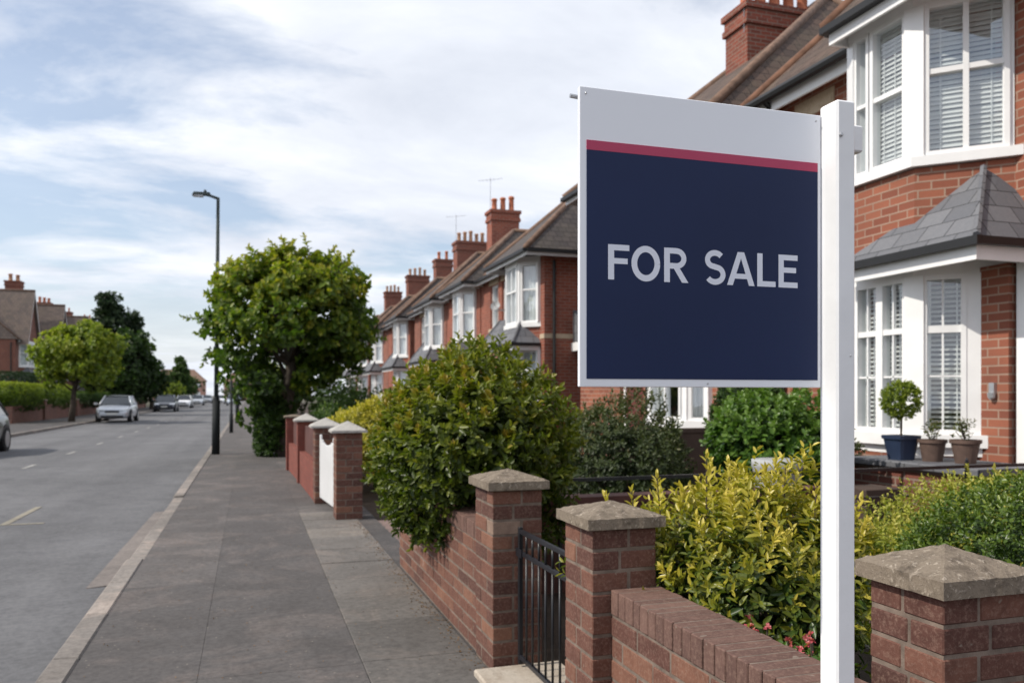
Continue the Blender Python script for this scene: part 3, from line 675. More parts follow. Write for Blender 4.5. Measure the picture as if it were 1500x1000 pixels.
# near house: built feature by feature
def near_house():
    x0 = 7.3; y0, y1 = -1.5, 10.25; eave = 5.62
    T = lambda p: (x0+p.x, p.y, p.z)
    root = thing('brick_house', 'large red brick house with white two-storey bay and hipped slate canopy, behind the sign', 'house', (x0, 4, 0), 'houses along the near pavement')
    U = Vector((0, 1, 0)); Nn = Vector((-1, 0, 0))
    b0, b1, dep = 6.25, 8.5, 0.65; s1, h1, s2, h2 = 0.97, 2.62, 3.86, 5.44
    w = MB(T)
    ops = [(b0+0.25-y0, b1-0.25-y0, s1, h1), (b0+0.25-y0, b1-0.25-y0, s2, h2), (9.02-y0, 9.62-y0, 3.95, 5.18), (4.85-y0, 5.98-y0, 0.12, 2.62)]
    wall_grid(w, (0, y0, 0), U, Nn, y1-y0, -0.1, eave, ops)
    w.poly([(0, y1, -0.1), (9, y1, -0.1), (9, y1, eave), (0, y1, eave)]); w.poly([(0, y0, -0.1), (9, y0, -0.1), (9, y0, eave), (0, y0, eave)])
    w.poly([(9, y0, -0.1), (9, y1, -0.1), (9, y1, eave), (9, y0, eave)])
    bp = bay_pts(b0, b1, dep)
    w.prism(bp, -0.1, s1-0.13); w.prism(bp, h1+0.14, s2-0.11)
    w.box((-0.235, 6.14, -0.1), (-0.002, 6.475, h1+0.05))          # brick pier beside the door
    w.build('wall', M['brick_house'], root)
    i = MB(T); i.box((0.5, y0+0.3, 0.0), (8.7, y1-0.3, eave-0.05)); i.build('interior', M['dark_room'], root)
    lp = [(0.02, 6.2), (-0.22, 6.47), (-dep, 6.9), (-dep, 7.85), (0.02, 8.52)]
    lo = [(0.02, 6.1), (-0.24, 6.38), (-dep-0.07, 6.86), (-dep-0.07, 7.88), (0.02, 8.64)]
    s = MB(T)
    s.prism(lo, s1-0.13, s1); s.prism([(p[0]*0.9-0.07 if p[0] < 0 else p[0], p[1]) for p in lp], s1-0.22, s1-0.131)
    s.prism(bay_pts(b0, b1, dep, 0.02), h1, h1+0.14)
    s_up = MB(T); s_up.prism(bay_pts(b0, b1, dep, 0.07), s2-0.1, s2); s_up.prism(bay_pts(b0, b1, dep, 0.03), h2, eave-0.06)
    def post(p, za, zb, a, half): (s_up if zb > 3 else s).obox((p[0], p[1], 0), (math.sin(a), math.cos(a), 0), (-math.cos(a), math.sin(a), 0), (-half, -0.14, za), (half, 0.014, zb))
    for (za, zb) in ((s1, h1), (s2, h2)):
        post((-dep, 6.9), za, zb, -R(22.5), 0.10); post((-dep, 7.85), za, zb, R(22.5), 0.10)
        post((-0.04, 8.45), za, zb, R(45), 0.08)
    post((-0.04, 6.31), s2, h2, -R(45), 0.05)
    post((-0.25, 6.49), s1, h1, -R(45), 0.13)
    bo = s.build('bay_window', M['white'], root); bu = s_up.build('bay_window', M['white'], root)
    c45 = math.sqrt(0.5)
    # upper: front facet narrow light plus wide sash, cheek 2x2
    window(bu, T, (-dep, 6.99, s2), U, Nn, 0.53, h2-s2, (), (0.5,), 'blind', 0.05, 0.05)
    window(bu, T, (-dep, 7.54, s2), U, Nn, 0.23, h2-s2, (), (0.5,), 'blind', 0.04, 0.04)
    uc = Vector((-c45, c45, 0)); nc = Vector((-c45, -c45, 0))
    window(bu, T, Vector((0.0, 6.25, s2))+uc*0.06, uc, nc, 0.77, h2-s2, (0.5,), (0.555,), 'blind', 0.05, 0.055)
    window(bu, T, Vector((-dep, 7.85, s2))+Vector((c45, c45, 0))*0.1, Vector((c45, c45, 0)), Vector((-c45, c45, 0)), 0.72, h2-s2, (), (0.5,), 'blind', 0.05, 0.05)
    # lower
    window(bo, T, (-dep, 6.99, s1), U, Nn, 0.385, h1-s1, (), (0.66,), 'blind', 0.05, 0.06, tilt=0.42, glaze=((0.5, .03, .5, .97), (.1, .36, .9, .36)))
    window(bo, T, (-dep, 7.375, s1), U, Nn, 0.385, h1-s1, (), (0.66,), 'blind', 0.05, 0.06, tilt=0.42, glaze=((0.5, .03, .5, .97), (.1, .36, .9, .36)))
    window(bo, T, Vector((-0.22, 6.47, s1))+uc*0.13, uc, nc, 0.41, h1-s1, (), (0.66,), 'blind', 0.05, 0.075, tilt=0.42, glaze=((0.5, .03, .5, .97), (.1, .36, .9, .36)))
    window(bo, T, Vector((-dep, 7.85, s1))+Vector((c45, c45, 0))*0.1, Vector((c45, c45, 0)), Vector((-c45, c45, 0)), 0.72, h1-s1, (), (0.66,), 'blind', 0.05, 0.05)
    window(root, T, (0.12, 9.02, 3.95), U, Nn, 0.6, 1.23, (), (0.5,), 'net', 0.05, 0.045)
    for nm, qa, qb in (('lintel', (-0.02, 8.92, 5.185), (0.1, 9.72, 5.42)), ('window_sill', (-0.06, 8.95, 3.84), (0.1, 9.69, 3.945)), ('stone_block', (-0.012, 5.75, 3.7), (-0.001, 6.13, 3.88)), ('stone_block', (-0.015, 8.62, 3.2), (-0.001, 8.85, 3.42))):
        st = MB(T); st.box(qa, qb); st.build(nm, M['stone'], root)
    # door set
    d = MB(T); d.box((-0.18, 5.985, 0.0), (-0.06, 6.1, 2.66)); d.build('porch_post', M['white'], root)
    d = MB(T); d.box((-0.06, 4.85, 0.12), (0.07, 4.93, 2.62)); d.box((-0.06, 5.90, 0.12), (0.07, 5.98, 2.62)); d.box((-0.058, 4.931, 2.02), (0.07, 5.899, 2.10)); d.box((-0.058, 4.931, 2.54), (0.07, 5.899, 2.62)); fo = d.build('door_frame', M['white'], root)
    d = MB(T); d.box((0.0, 4.933, 0.12), (0.05, 5.897, 2.018)); d.build('door', M['white'], fo)
    d = MB(T); d.box((0.0, 4.933, 2.102), (0.008, 5.897, 2.538)); d.box((-0.006, 5.15, 1.0), (-0.001, 5.68, 1.9)); d.build('pane', M['glass'], fo)
    co = canopy(root, T, -0.95, 5.85, 7.72, 2.84, (-0.22, 6.44, 3.66), 0.0, fh=0.18, single=True)
    l = MB(T); l.box((-0.275, 6.27, 1.40), (-0.237, 6.33, 1.5)); l.lathe((-0.27, 6.30, 1.33), [(0.015, 0), (0.035, 0.02), (0.04, 0.07)], 10); l.build('wall_light', M['steel'], root)
    # roofs
    r = MB(T); ov = 0.32; rx, rz = 4.2, 10.4
    ya, yb = y0-0.3, y1+0.28; E = [(-ov, ya, eave), (-ov, yb, eave), (8.4+ov, yb, eave), (8.4+ov, ya, eave)]
    ra, rb = (rx, ya, rz), (rx, yb-4.2, rz)
    r.poly([E[0], E[1], rb, ra]); r.poly([E[1], E[2], rb]); r.poly([E[2], E[3], ra, rb]); r.poly([(p[0], p[1], p[2]-0.012) for p in E])
    r.box((-ov-0.02, ya, eave-0.05), (-ov+0.06, yb, eave+0.03))
    ro = r.build('roof', M['roof_brown'], root)
    t = MB(T); t.tube([E[1], rb], 0.075, 8); t.tube([ra, rb], 0.08, 8)
    wr = MB(T); q = hip_roof(wr, -dep-0.3, 4.2, 5.6, 7.95, eave+0.012, 8.0, 1.3, 6.8); wr.build('wing_roof', M['roof_brown'], root)
    t.tube([q[0], q[4]], 0.07, 8); t.tube([q[1], q[4]], 0.07, 8); t.build('ridge_tile', M['ridge'], ro, smooth=True)
    f = MB(T); g = MB(T); xa = -dep-0.3
    f.box((xa+0.05, 5.62, eave-0.2), (xa+0.085, 7.92, eave-0.02)); f.box((xa+0.086, 7.885, eave-0.198), (-ov-0.1, 7.918, eave-0.022)); f.box((xa+0.086, 5.63, eave-0.055), (-0.002, 7.88, eave-0.024))
    g.box((xa-0.05, 5.58, eave-0.075), (xa+0.048, 7.97, eave-0.0)); g.box((xa+0.05, 7.922, eave-0.073), (-ov-0.1, 8.0, eave-0.002))
    f.box((-ov+0.05, 7.96, eave-0.24), (-ov+0.085, yb-0.02, eave-0.06)); f.box((-ov+0.086, 7.96, eave-0.1), (-0.002, yb-0.02, eave-0.07)); f.box((-ov+0.05, -1.7, eave-0.24), (-ov+0.085, 5.6, eave-0.06))
    f.box((-ov+0.086, yb-0.055, eave-0.238), (8.0, yb-0.022, eave-0.062))
    g.tube([(-ov-0.05, 7.9, eave-0.06), (-ov-0.05, yb+0.02, eave-0.06)], 0.065, 8); g.tube([(-ov-0.05, -1.7, eave-0.06), (-ov-0.05, 5.58, eave-0.06)], 0.065, 8)
    f.build('fascia', M['white'], root); g.build('gutter', M['gutter'], root)
    d = MB(T); d.tube([(-0.06, 9.95, 0), (-0.06, 9.95, eave-0.35), (-ov-0.04, 9.95, eave-0.1)], 0.04, 8); d.build('downpipe', M['gutter'], root)
    return root
# ------------------------------------------------------------------ leaf materials
def lm(name, cols, **k): M[name] = leaf_mat(name, [(i/(len(cols)-1), c) for i, c in enumerate(cols)], **k)
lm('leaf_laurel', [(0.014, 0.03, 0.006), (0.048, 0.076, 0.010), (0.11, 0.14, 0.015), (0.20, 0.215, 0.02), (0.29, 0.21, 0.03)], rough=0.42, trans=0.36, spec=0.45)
lm('leaf_gold', [(0.018, 0.042, 0.012), (0.05, 0.09, 0.018), (0.17, 0.19, 0.022), (0.42, 0.36, 0.04), (0.60, 0.49, 0.10)], rough=0.35, trans=0.3, spec=0.5)
lm('leaf_box', [(0.02, 0.042, 0.009), (0.055, 0.10, 0.015), (0.11, 0.17, 0.021), (0.22, 0.26, 0.035)], rough=0.35, trans=0.25, spec=0.5)
lm('leaf_privet', [(0.05, 0.085, 0.014), (0.14, 0.19, 0.025), (0.32, 0.33, 0.045), (0.48, 0.43, 0.1)], rough=0.45, trans=0.3)
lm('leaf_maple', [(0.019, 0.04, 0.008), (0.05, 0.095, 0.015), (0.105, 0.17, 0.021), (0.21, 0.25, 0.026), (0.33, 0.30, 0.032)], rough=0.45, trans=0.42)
lm('leaf_lime', [(0.04, 0.07, 0.012), (0.11, 0.165, 0.018), (0.22, 0.27, 0.026), (0.34, 0.35, 0.04)], rough=0.5, trans=0.35)
lm('leaf_dark', [(0.008, 0.018, 0.008), (0.016, 0.036, 0.014), (0.032, 0.06, 0.02), (0.055, 0.09, 0.026)], rough=0.55, trans=0.2)
lm('leaf_mid', [(0.014, 0.032, 0.009), (0.032, 0.066, 0.014), (0.06, 0.11, 0.02), (0.11, 0.16, 0.028)], rough=0.5, trans=0.3)
lm('leaf_ivy', [(0.02, 0.05, 0.012), (0.045, 0.11, 0.018), (0.09, 0.18, 0.028), (0.15, 0.24, 0.05)], rough=0.4, trans=0.3, spec=0.5)
lm('leaf_pinkish', [(0.016, 0.03, 0.010), (0.038, 0.058, 0.018), (0.075, 0.095, 0.03), (0.19, 0.15, 0.085)], rough=0.5, trans=0.25)
lm('leaf_yellow', [(0.15, 0.15, 0.02), (0.36, 0.32, 0.03), (0.55, 0.45, 0.05)], rough=0.45, trans=0.35)
lm('leaf_dry', [(0.06, 0.035, 0.02), (0.16, 0.095, 0.05), (0.3, 0.2, 0.09)], rough=0.8, trans=0.1)
lm('petal_pink', [(0.45, 0.04, 0.09), (0.62, 0.14, 0.17), (0.72, 0.32, 0.32)], rough=0.5, trans=0.4)
lm('leaf_herb', [(0.04, 0.06, 0.02), (0.11, 0.14, 0.04), (0.22, 0.16, 0.09)], rough=0.5, trans=0.3)

# ------------------------------------------------------------------ the ground
M['asphalt'] = ground_mat('road_asphalt', (0.135, 0.136, 0.142), 0.5, 0.2)
_nt = M['asphalt'].node_tree; _g = G(_nt); _p = [n for n in _nt.nodes if n.type == 'BSDF_PRINCIPLED'][0]; _src = _p.inputs['Base Color'].links[0].from_socket
_mp = _g.n('ShaderNodeMapping', {'Scale': (1.1, 0.025, 1)}); _nt.links.new(_g.obj(), _mp.inputs[0])
_g.set(_p, 'Base Color', _g.mix(_g.rng(_g.noise(_mp.outputs[0], 1.0, 3, 0.5), 0.42, 0.62, 0, 0.5), _src, _g.mix(1.0, _src, (0.7, 0.7, 0.71, 1), 'MULTIPLY')))
M['pave'] = tint_mat('pavement_asphalt', [(0, (0.088, 0.083, 0.083)), (0.5, (0.122, 0.113, 0.111)), (1, (0.17, 0.154, 0.147))], 0.92, 0.4)
M['slab'] = tint_mat('paving_slab', [(0, (0.11, 0.104, 0.10)), (0.6, (0.165, 0.153, 0.143)), (1, (0.25, 0.225, 0.20))], 0.9, 0.3)
M['kerb'] = tint_mat('kerb_stone', [(0, (0.20, 0.182, 0.168)), (1, (0.29, 0.262, 0.24))], 0.9, 0.35)
M['concrete'] = ground_mat('pale_concrete', (0.19, 0.168, 0.155), 0.3, 0.2)
M['marking'] = ground_mat('worn_road_paint', (0.30, 0.295, 0.28), 0.3, 0.25)
M['marking_y'] = ground_mat('faded_yellow_paint', (0.25, 0.23, 0.185), 0.3, 0.25)
M['setts'] = brick_mat('driveway_setts', (0.22, 0.155, 0.14), (0.17, 0.12, 0.112), (0.12, 0.1, 0.09), 0.21, 0.105, 0.01, 0.2, 0.004)
M['verge'] = ground_mat('rough_ground', (0.09, 0.085, 0.06), 0.3, 0.3)

def sheet(name, x0, x1, y0, y1, z, mat, nx=1, ny=1):
    m = MB()
    for i in range(nx):
        for j in range(ny):
            a0 = x0+(x1-x0)*i/nx; a1 = x0+(x1-x0)*(i+1)/nx; c0 = y0+(y1-y0)*j/ny; c1 = y0+(y1-y0)*(j+1)/ny
            m.poly([(a0, c0, z), (a1, c0, z), (a1, c1, z), (a0, c1, z)])
    return tag(m.build(name, mat, None, (0, 0, 0)), kind='structure')
sheet('ground', -600, 600, -60, 1200, -0.13, M['verge'])
sheet('road', -7.9, -0.98, -30, 420, -0.1, M['asphalt'])
# near pavement: two asphalt strips with old reinstatement patches, then a run of slabs by the walls
m = MB(); yy = -20.0; k = 0
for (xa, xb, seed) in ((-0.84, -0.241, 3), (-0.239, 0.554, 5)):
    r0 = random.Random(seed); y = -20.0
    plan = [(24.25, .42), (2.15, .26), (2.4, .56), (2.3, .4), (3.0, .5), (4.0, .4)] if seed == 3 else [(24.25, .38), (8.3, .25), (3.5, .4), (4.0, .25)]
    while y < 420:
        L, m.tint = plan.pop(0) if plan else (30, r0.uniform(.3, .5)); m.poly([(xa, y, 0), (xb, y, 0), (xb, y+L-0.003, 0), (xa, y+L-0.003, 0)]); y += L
m.tint = 0.4; m.poly([(0.556, 9.3, -0.001), (1.35, 9.3, -0.001), (1.35, 420, -0.001), (0.556, 420, -0.001)])
m.tint = 0.0; m.poly([(-0.84, -20, -0.006), (1.35, -20, -0.006), (1.35, 420, -0.006), (-0.84, 420, -0.006)])
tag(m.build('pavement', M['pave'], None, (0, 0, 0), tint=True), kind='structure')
m = MB(); y = -3.0; r0 = random.Random(11)
while y < 9.3:
    L = r0.choice([0.6, 0.62, 0.75]); m.tint = r0.choice([0.15, 0.25, 0.35, 0.45, 0.6, 0.8]); dz = r0.uniform(-0.002, 0.003)
    m.cbox((0.558, y, -0.05), (1.146, y+L-0.009, 0.003+dz), 0.003); y += L
tag(m.build('pavement_slabs', M['slab'], None, (0, 0, 0), tint=True), kind='structure')
m = MB(); y = -8.0; r0 = random.Random(4)
while y < 260:
    L = 0.914; m.tint = r0.uniform(0.1, 0.9); low = 0.0
    if 6.9 < y < 11.2: low = 0.03
    m.cbox((-0.985, y, -0.12), (-0.845, y+L-0.008, 0.004-low*1.0 if low else 0.004), 0.012 if y < 40 else 0.004); y += L
tag(m.build('kerb', M['kerb'], None, (0, 0, 0), tint=True), kind='structure')
m = MB(); m.hexa([(-1.19, 6.95, -0.104), (-0.99, 7.0, -0.104), (-0.99, 11.2, -0.104), (-1.13, 11.2, -0.104), (-1.19, 6.95, -0.0975), (-0.99, 7.0, -0.088), (-0.99, 11.2, -0.088), (-1.13, 11.2, -0.0975)])
tag(m.build('dropped_kerb_apron', M['concrete'], None, (0, 0, 0)), kind='structure')
m = MB(); m.box((-10.7, -20, -0.12), (-8.05, 420, 0.0)); m.tint = 0.5
tag(m.build('far_pavement', M['pave'], None, (0, 0, 0), tint=True), kind='structure')
m = MB(); y = 0
while y < 260: m.tint = rs.uniform(0.2, 0.8); m.cbox((-8.045, y, -0.12), (-7.9, y+0.906, 0.004), 0.01); y += 0.914
tag(m.build('far_kerb', M['kerb'], None, (0, 0, 0), tint=True), kind='structure')
sheet('garden_soil', 1.37, 9.0, -12, 300, -0.02, M['soil'])
sheet('driveway', 1.15, 6.4, 6.66, 9.1, -0.012, M['setts'])
sheet('garden_path', 1.15, 6.2, 2.96, 3.86, 0.0, M['slab'])
m = MB(); m.cbox((1.39, 0.2, -0.02), (4.2, 2.9, 0.30), 0.04); tag(m.build('raised_bed_soil', M['soil'], None, (0, 0, 0)), kind='structure')
m = MB()
y = 18.6
while y < 200: m.box((-4.36, y, -0.0975), (-4.27, y+1.0, -0.095)); y += 4.2
tag(m.build('road_markings', M['marking'], None, (0, 0, 0)), kind='structure')
m = MB(); m.hexa([(-2.70, 10.6, -0.0975), (-2.62, 10.6, -0.0975), (-2.60, 12.2, -0.0975), (-2.68, 12.2, -0.0975), (-2.70, 10.6, -0.095), (-2.62, 10.6, -0.095), (-2.60, 12.2, -0.095), (-2.68, 12.2, -0.095)])
m.box((-2.61, 10.6, -0.0975), (-2.25, 10.67, -0.0952))
tag(m.build('bay_marking', M['marking_y'], None, (0, 0, 0)), kind='structure')

# ------------------------------------------------------------------ the sign
X0, X1, YB, Z0, Z1 = 0.557, 1.068, 1.345, 1.394, 1.927
sg = thing('for_sale_sign', 'white and navy FOR SALE board on a square white post before the brick garden wall', 'sign', (1.09, 1.335, 0))
m = MB(); m.cbox((1.0695, 1.300, -0.02), (1.1125, 1.352, 1.945), 0.004); po = m.build('post', M['post_white'], sg)
m = MB(); m.cbox((X0, YB, Z0), (X1, YB+0.009, Z1), 0.0012); bd = m.build('board', M['board_white'], sg)
NT = 1.815
m = MB(); m.box((X0+0.0135, YB-0.0012, Z0+0.0145), (X1-0.0085, YB-0.0002, NT)); m.build('navy_panel', M['navy'], bd)
m = MB(); m.box((X0+0.0135, YB-0.0013, NT+0.0003), (X1-0.0085, YB-0.0002, NT+0.0175)); m.build('magenta_stripe', M['magenta'], bd)
LETTERS = [('F', 0.6117, 0.6536), ('O', 0.6576, 0.7157), ('R', 0.7237, 0.7738), ('S', 0.8069, 0.8531), ('A', 0.8559, 0.9160), ('L', 0.9218, 0.9628), ('E', 0.9694, 1.0127)]
tz0, tz1 = 1.5865, 1.6495; TH = 0.0118
m = MB(); layer = [0]
def flat(pts):
    """one piece of a letter, each a hair in front of the last so that no two lie in one plane"""
    layer[0] += 1; y = YB-0.0014-0.000004*layer[0]; m.poly([(p[0], y, p[1]) for p in pts])
def ribbon(path, th):
    L = []; Rr = []
    for k in range(len(path)):
        a = path[max(k-1, 0)]; b = path[min(k+1, len(path)-1)]; dx, dz = b[0]-a[0], b[1]-a[1]; q = math.hypot(dx, dz); nx, nz = -dz/q*th/2, dx/q*th/2
        L.append((path[k][0]+nx, path[k][1]+nz)); Rr.append((path[k][0]-nx, path[k][1]-nz))
    layer[0] += 1; y = YB-0.0014-0.000004*layer[0]
    for k in range(len(path)-1): m.poly([(p[0], y, p[1]) for p in (L[k], L[k+1], Rr[k+1], Rr[k])])
def arc(cx, cz, rx, rz, a0, a1, n=20): return [(cx+rx*math.cos(R(a0+(a1-a0)*k/n)), cz+rz*math.sin(R(a0+(a1-a0)*k/n))) for k in range(n+1)]
H = tz1-tz0
for ch, a, b in LETTERS:
    if ch == 'S': m.build('lettering', M['letter'], bd); m = MB()
    w = b-a; bar = lambda x0, z0, x1, z1: flat([(x0, z0), (x1, z0), (x1, z1), (x0, z1)])
    if ch in 'FEL':
        bar(a, tz0, a+TH, tz1)
        if ch in 'FE': bar(a+TH, tz1-TH*0.88, b, tz1); bar(a+TH, tz0+H*0.455, b-w*0.08, tz0+H*0.455+TH*0.85)
        if ch in 'LE': bar(a+TH, tz0, b, tz0+TH*0.88)
    elif ch == 'O': ribbon(arc((a+b)/2, (tz0+tz1)/2, w/2-TH/2, H/2-TH*0.42, 0, 360, 44), TH*0.97)
    elif ch == 'R':
        bar(a, tz0, a+TH, tz1); zc = tz0+H*0.70; rz = H*0.30-TH*0.43; e = a+w*0.50
        ribbon([(a+TH, zc+rz), (e, zc+rz)]+arc(e, zc, w*0.40-TH*0.5+w*0.03, rz, 90, -90, 18)[1:]+[(a+TH, zc-rz)], TH*0.88)
        flat([(a+w*0.40, tz0+H*0.40), (a+w*0.64, tz0+H*0.42), (b, tz0), (b-TH*1.12, tz0)])
    elif ch == 'S':
        cx = (a+b)/2; rx = w/2-TH*0.5; r1 = H*0.245-TH*0.2; zt = tz1-TH*0.42-r1+0.0006; zb = tz0+TH*0.42+r1*1.08-0.0006
        ribbon(arc(cx, zt, rx*0.93, r1, 35, 235, 18)+arc(cx, zb, rx, r1*1.08, 58, -148, 20), TH*0.9)
    elif ch == 'A':
        cx = (a+b)/2; t = TH*0.6
        flat([(a, tz0), (a+TH*1.05, tz0), (cx+t*0.1, tz1-TH*0.9), (cx+t*0.1, tz1), (cx-t, tz1)]); flat([(b-TH*1.05, tz0), (b, tz0), (cx+t, tz1), (cx, tz1), (cx, tz1-TH*0.95)])
        bar(a+w*0.24, tz0+H*0.20, b-w*0.24, tz0+H*0.20+TH*0.8)
m.build('lettering', M['letter'], bd)
m = MB(); m.cbox((X0+0.02, YB+0.0095, 1.868), (1.178, YB+0.042, 1.921), 0.003); m.build('crossbar', M['post_white'], sg)
for (bx, by, bz, ax) in ((1.077, 1.300, 1.877, 1), (1.100, 1.300, 1.455, 0.5), (X0+0.012, YB, 1.915, 0.5), (X1-0.012, YB, 1.915, 0.5), (0.815, YB, 1.401, 0.5)):
    m = MB(); r = 0.0042*ax if ax == 1 else 0.0018
    m.tube([(bx, by-0.0002, bz), (bx, by-0.003*ax, bz), (bx, by-0.0045*ax, bz)], [r, r, r*0.6], 10); m.build('bolt', M['steel'], sg, smooth=False)
m = MB(); m.tube([(X0-0.010, YB+0.02, 1.915), (X0+0.03, YB+0.02, 1.912)], 0.004, 8); m.build('bracket', M['steel'], sg)

# ------------------------------------------------------------------ brick pillars and walls, brick by brick
def pillar(name, label, x, y, w, d, h, course, seed, capm='cap', bm='pillar_brick', over=0.03, rise=0.06, capt=0.045, group=None, full=True, tintlo=0.0, tinthi=1.0, cat='pillar'):
    r = random.Random(seed); root = thing(name, label, cat, (x+w/2, y+d/2, 0), group)
    if full:
        b = MB(); n = int(round(h/course)); c = h/n; g = 0.010; t = min(0.1025, w*0.42)
        for i in range(n):
            z0 = i*c+g*0.5; z1 = (i+1)*c-g*0.5
            if i % 2:
                S = [(0, 0, w-t-g, t), (w-t, 0, w, d-t-g), (t+g, d-t, w, d), (0, t+g, t, d)]
            else:
                S = [(t+g, 0, w, t), (w-t, t+g, w, d), (0, d-t, w-t-g, d), (0, 0, t, d-t-g)]
            for (a0, e0, a1, e1) in S:
                b.tint = min(1, max(0, r.triangular(0.05, 0.95, 0.45))) if r.random() > 0.05 else 1.0
                j = lambda: r.uniform(-0.0015, 0.0015)
                b.cbox((x+a0+j(), y+e0+j(), z0+j()), (x+a1+j(), y+e1+j(), z1+j()), 0.0035)
        b.build('brickwork', M[bm], root, tint=True)
        mm = MB(); mm.box((x+0.0028, y+0.0028, -0.05), (x+w-0.0028, y+d-0.0028, h)); mm.build('mortar', M['mortar_dark' if bm == 'pillar_brick' else 'mortar'], root)
    else:
        b = MB(); b.box((x, y, -0.05), (x+w, y+d, h)); b.build('brickwork', M[bm], root)
    cp = MB(); N = 14; rr = random.Random(seed+50)
    x0, x1, y0, y1 = x-over, x+w+over, y-over, y+d+over; idx = {}
    for i in range(N+1):
        for j in range(N+1):
            u = i/N; v = j/N; e = min(u, 1-u, v, 1-v)*2
            edge = e < 1e-6
            jz = rr.uniform(-0.0016, 0.0016) if full else 0; jx = rr.uniform(-.0012, .0012) if full else 0
            idx[(i, j)] = cp.vt((x0+(x1-x0)*u+jx, y0+(y1-y0)*v+jx, h+capt+rise*e+jz-(0.003 if edge else 0)))
    for i in range(N):
        for j in range(N): cp.face([idx[(i, j)], idx[(i+1, j)], idx[(i+1, j+1)], idx[(i, j+1)]])
    ring = [(i, 0) for i in range(N)]+[(N, j) for j in range(N)]+[(i, N) for i in range(N, 0, -1)]+[(0, j) for j in range(N, 0, -1)]
    lo = [cp.vt((cp.v[idx[q]].x, cp.v[idx[q]].y, h+0.001+rr.uniform(0, 0.001))) for q in ring]
    for i in range(len(ring)):
        k = (i+1) % len(ring); cp.face([lo[i], lo[k], idx[ring[k]], idx[ring[i]]])
    cp.face(lo[::-1]); cp.build('cap', M[capm], root)
    return root
def brick_wall(name, label, x, y0, y1, th, h, course, seed, group=None):
    r = random.Random(seed); root = thing(name, label, 'wall', (x+th/2, (y0+y1)/2, 0), group)
    b = MB(); ch = 0.092; n = int(round((h-ch)/course)); c = (h-ch)/n; g = 0.010; L = 0.215
    for i in range(n):
        y = y0-(0.1125 if i % 2 else 0); z0 = i*c+g/2; z1 = (i+1)*c-g/2
        while y < y1-0.01:
            a = max(y, y0); e = min(y+L, y1)
            if e-a > 0.02:
                b.tint = r.triangular(0.05, 0.95, 0.5); j = lambda: r.uniform(-0.0018, 0.0018)
                b.cbox((x+j(), a, z0+j()), (x+th+j(), e, z1+j()), 0.0035)
            y += L+g
    b.build('brickwork', M['pillar_brick'], root, tint=True)
    k = MB(); y = y1-0.004; w = 0.052
    while y-w > y0:
        w = r.uniform(0.047, 0.062); k.tint = r.uniform(0.2, 0.8); j = lambda: r.uniform(-0.002, 0.002)
        k.cbox((x-0.004+j(), y-w, h-ch+0.006), (x+th+0.004+j(), y-0.001, h+j()*0.5), 0.0028); y -= w+0.0035
    k.build('coping', M['coping_brick'], root, tint=True)
    mm = MB(); mm.box((x+0.0028, y0+0.0028, -0.05), (x+th-0.0028, y1-0.0028, h-0.0012)); mm.build('mortar', M['mortar_dark'], root)
    return root
GP = 'stone capped pillars of the near garden wall'
pillar('gate_pillar', 'brick pillar with pyramid stone cap between the iron gate and the large glossy bush', 1.15, 3.9, 0.26, 0.32, 0.905, 0.0755, 21, group=GP, rise=0.048)
pillar('gate_pillar', 'brick pillar with pyramid stone cap between the iron gate and the low coped wall', 1.15, 2.66, 0.25, 0.26, 0.905, 0.0755, 23, group=GP, over=0.026, rise=0.042, capt=0.042)
pillar('gate_pillar', 'nearest brick pillar with a lichen spotted stone cap, right of the white sign post', 1.53, 1.50, 0.25, 0.235, 0.91, 0.070, 30, group=GP, over=0.026, rise=0.052, capt=0.046)
brick_wall('garden_wall', 'low brick garden wall with brick-on-edge coping, running past the foot of the white sign post', 1.222, 0.1, 2.655, 0.185, 0.692, 0.0725, 5, 'low walls of the near garden')
brick_wall('garden_wall', 'low brick garden wall under the overhanging glossy bush', 1.165, 4.225, 6.62, 0.215, 0.69, 0.073, 8, 'low walls of the near garden')
m = MB(); m.cbox((1.05, 2.93, -0.04), (1.5, 3.89, 0.035), 0.008); tag(m.build('door_step', M['step'], None, (1.27, 3.4, 0)), 'pale worn stone step under the black iron gate', 'step')
# iron gate
gt = thing('iron_gate', 'black iron bar gate with three rails between two capped brick pillars', 'gate', (1.28, 3.4, 0.06))
m = MB(); gx = 1.28
for z in (0.085, 0.60, 0.705): m.cbox((gx-0.008, 2.955, z-0.011), (gx+0.008, 3.868, z+0.011), 0.002)
for y in (2.955, 3.852): m.cbox((gx-0.0105, y-0.010, 0.05), (gx+0.0105, y+0.012, 0.725), 0.002)
m.build('frame', M['black_iron'], gt)
for i in range(9):
    y = 3.04+i*0.09; m = MB(); m.tube([(gx, y, 0.09), (gx, y, 0.60)], 0.0062, 6)
    if i % 1 == 0: m.tube([(gx, y, 0.60), (gx, y, 0.70)], 0.0062, 6)
    m.build('bar', M['black_iron'], gt, smooth=True)
m = MB(); m.box((gx-0.014, 3.80, 0.58), (gx-0.009, 3.885, 0.62)); m.build('latch', M['black_iron'], gt)
for z in (0.2, 0.62):
    m = MB(); m.tube([(gx, 2.935, z), (gx, 2.935, z+0.05)], 0.011, 8); m.build('hinge', M['black_iron'], gt)

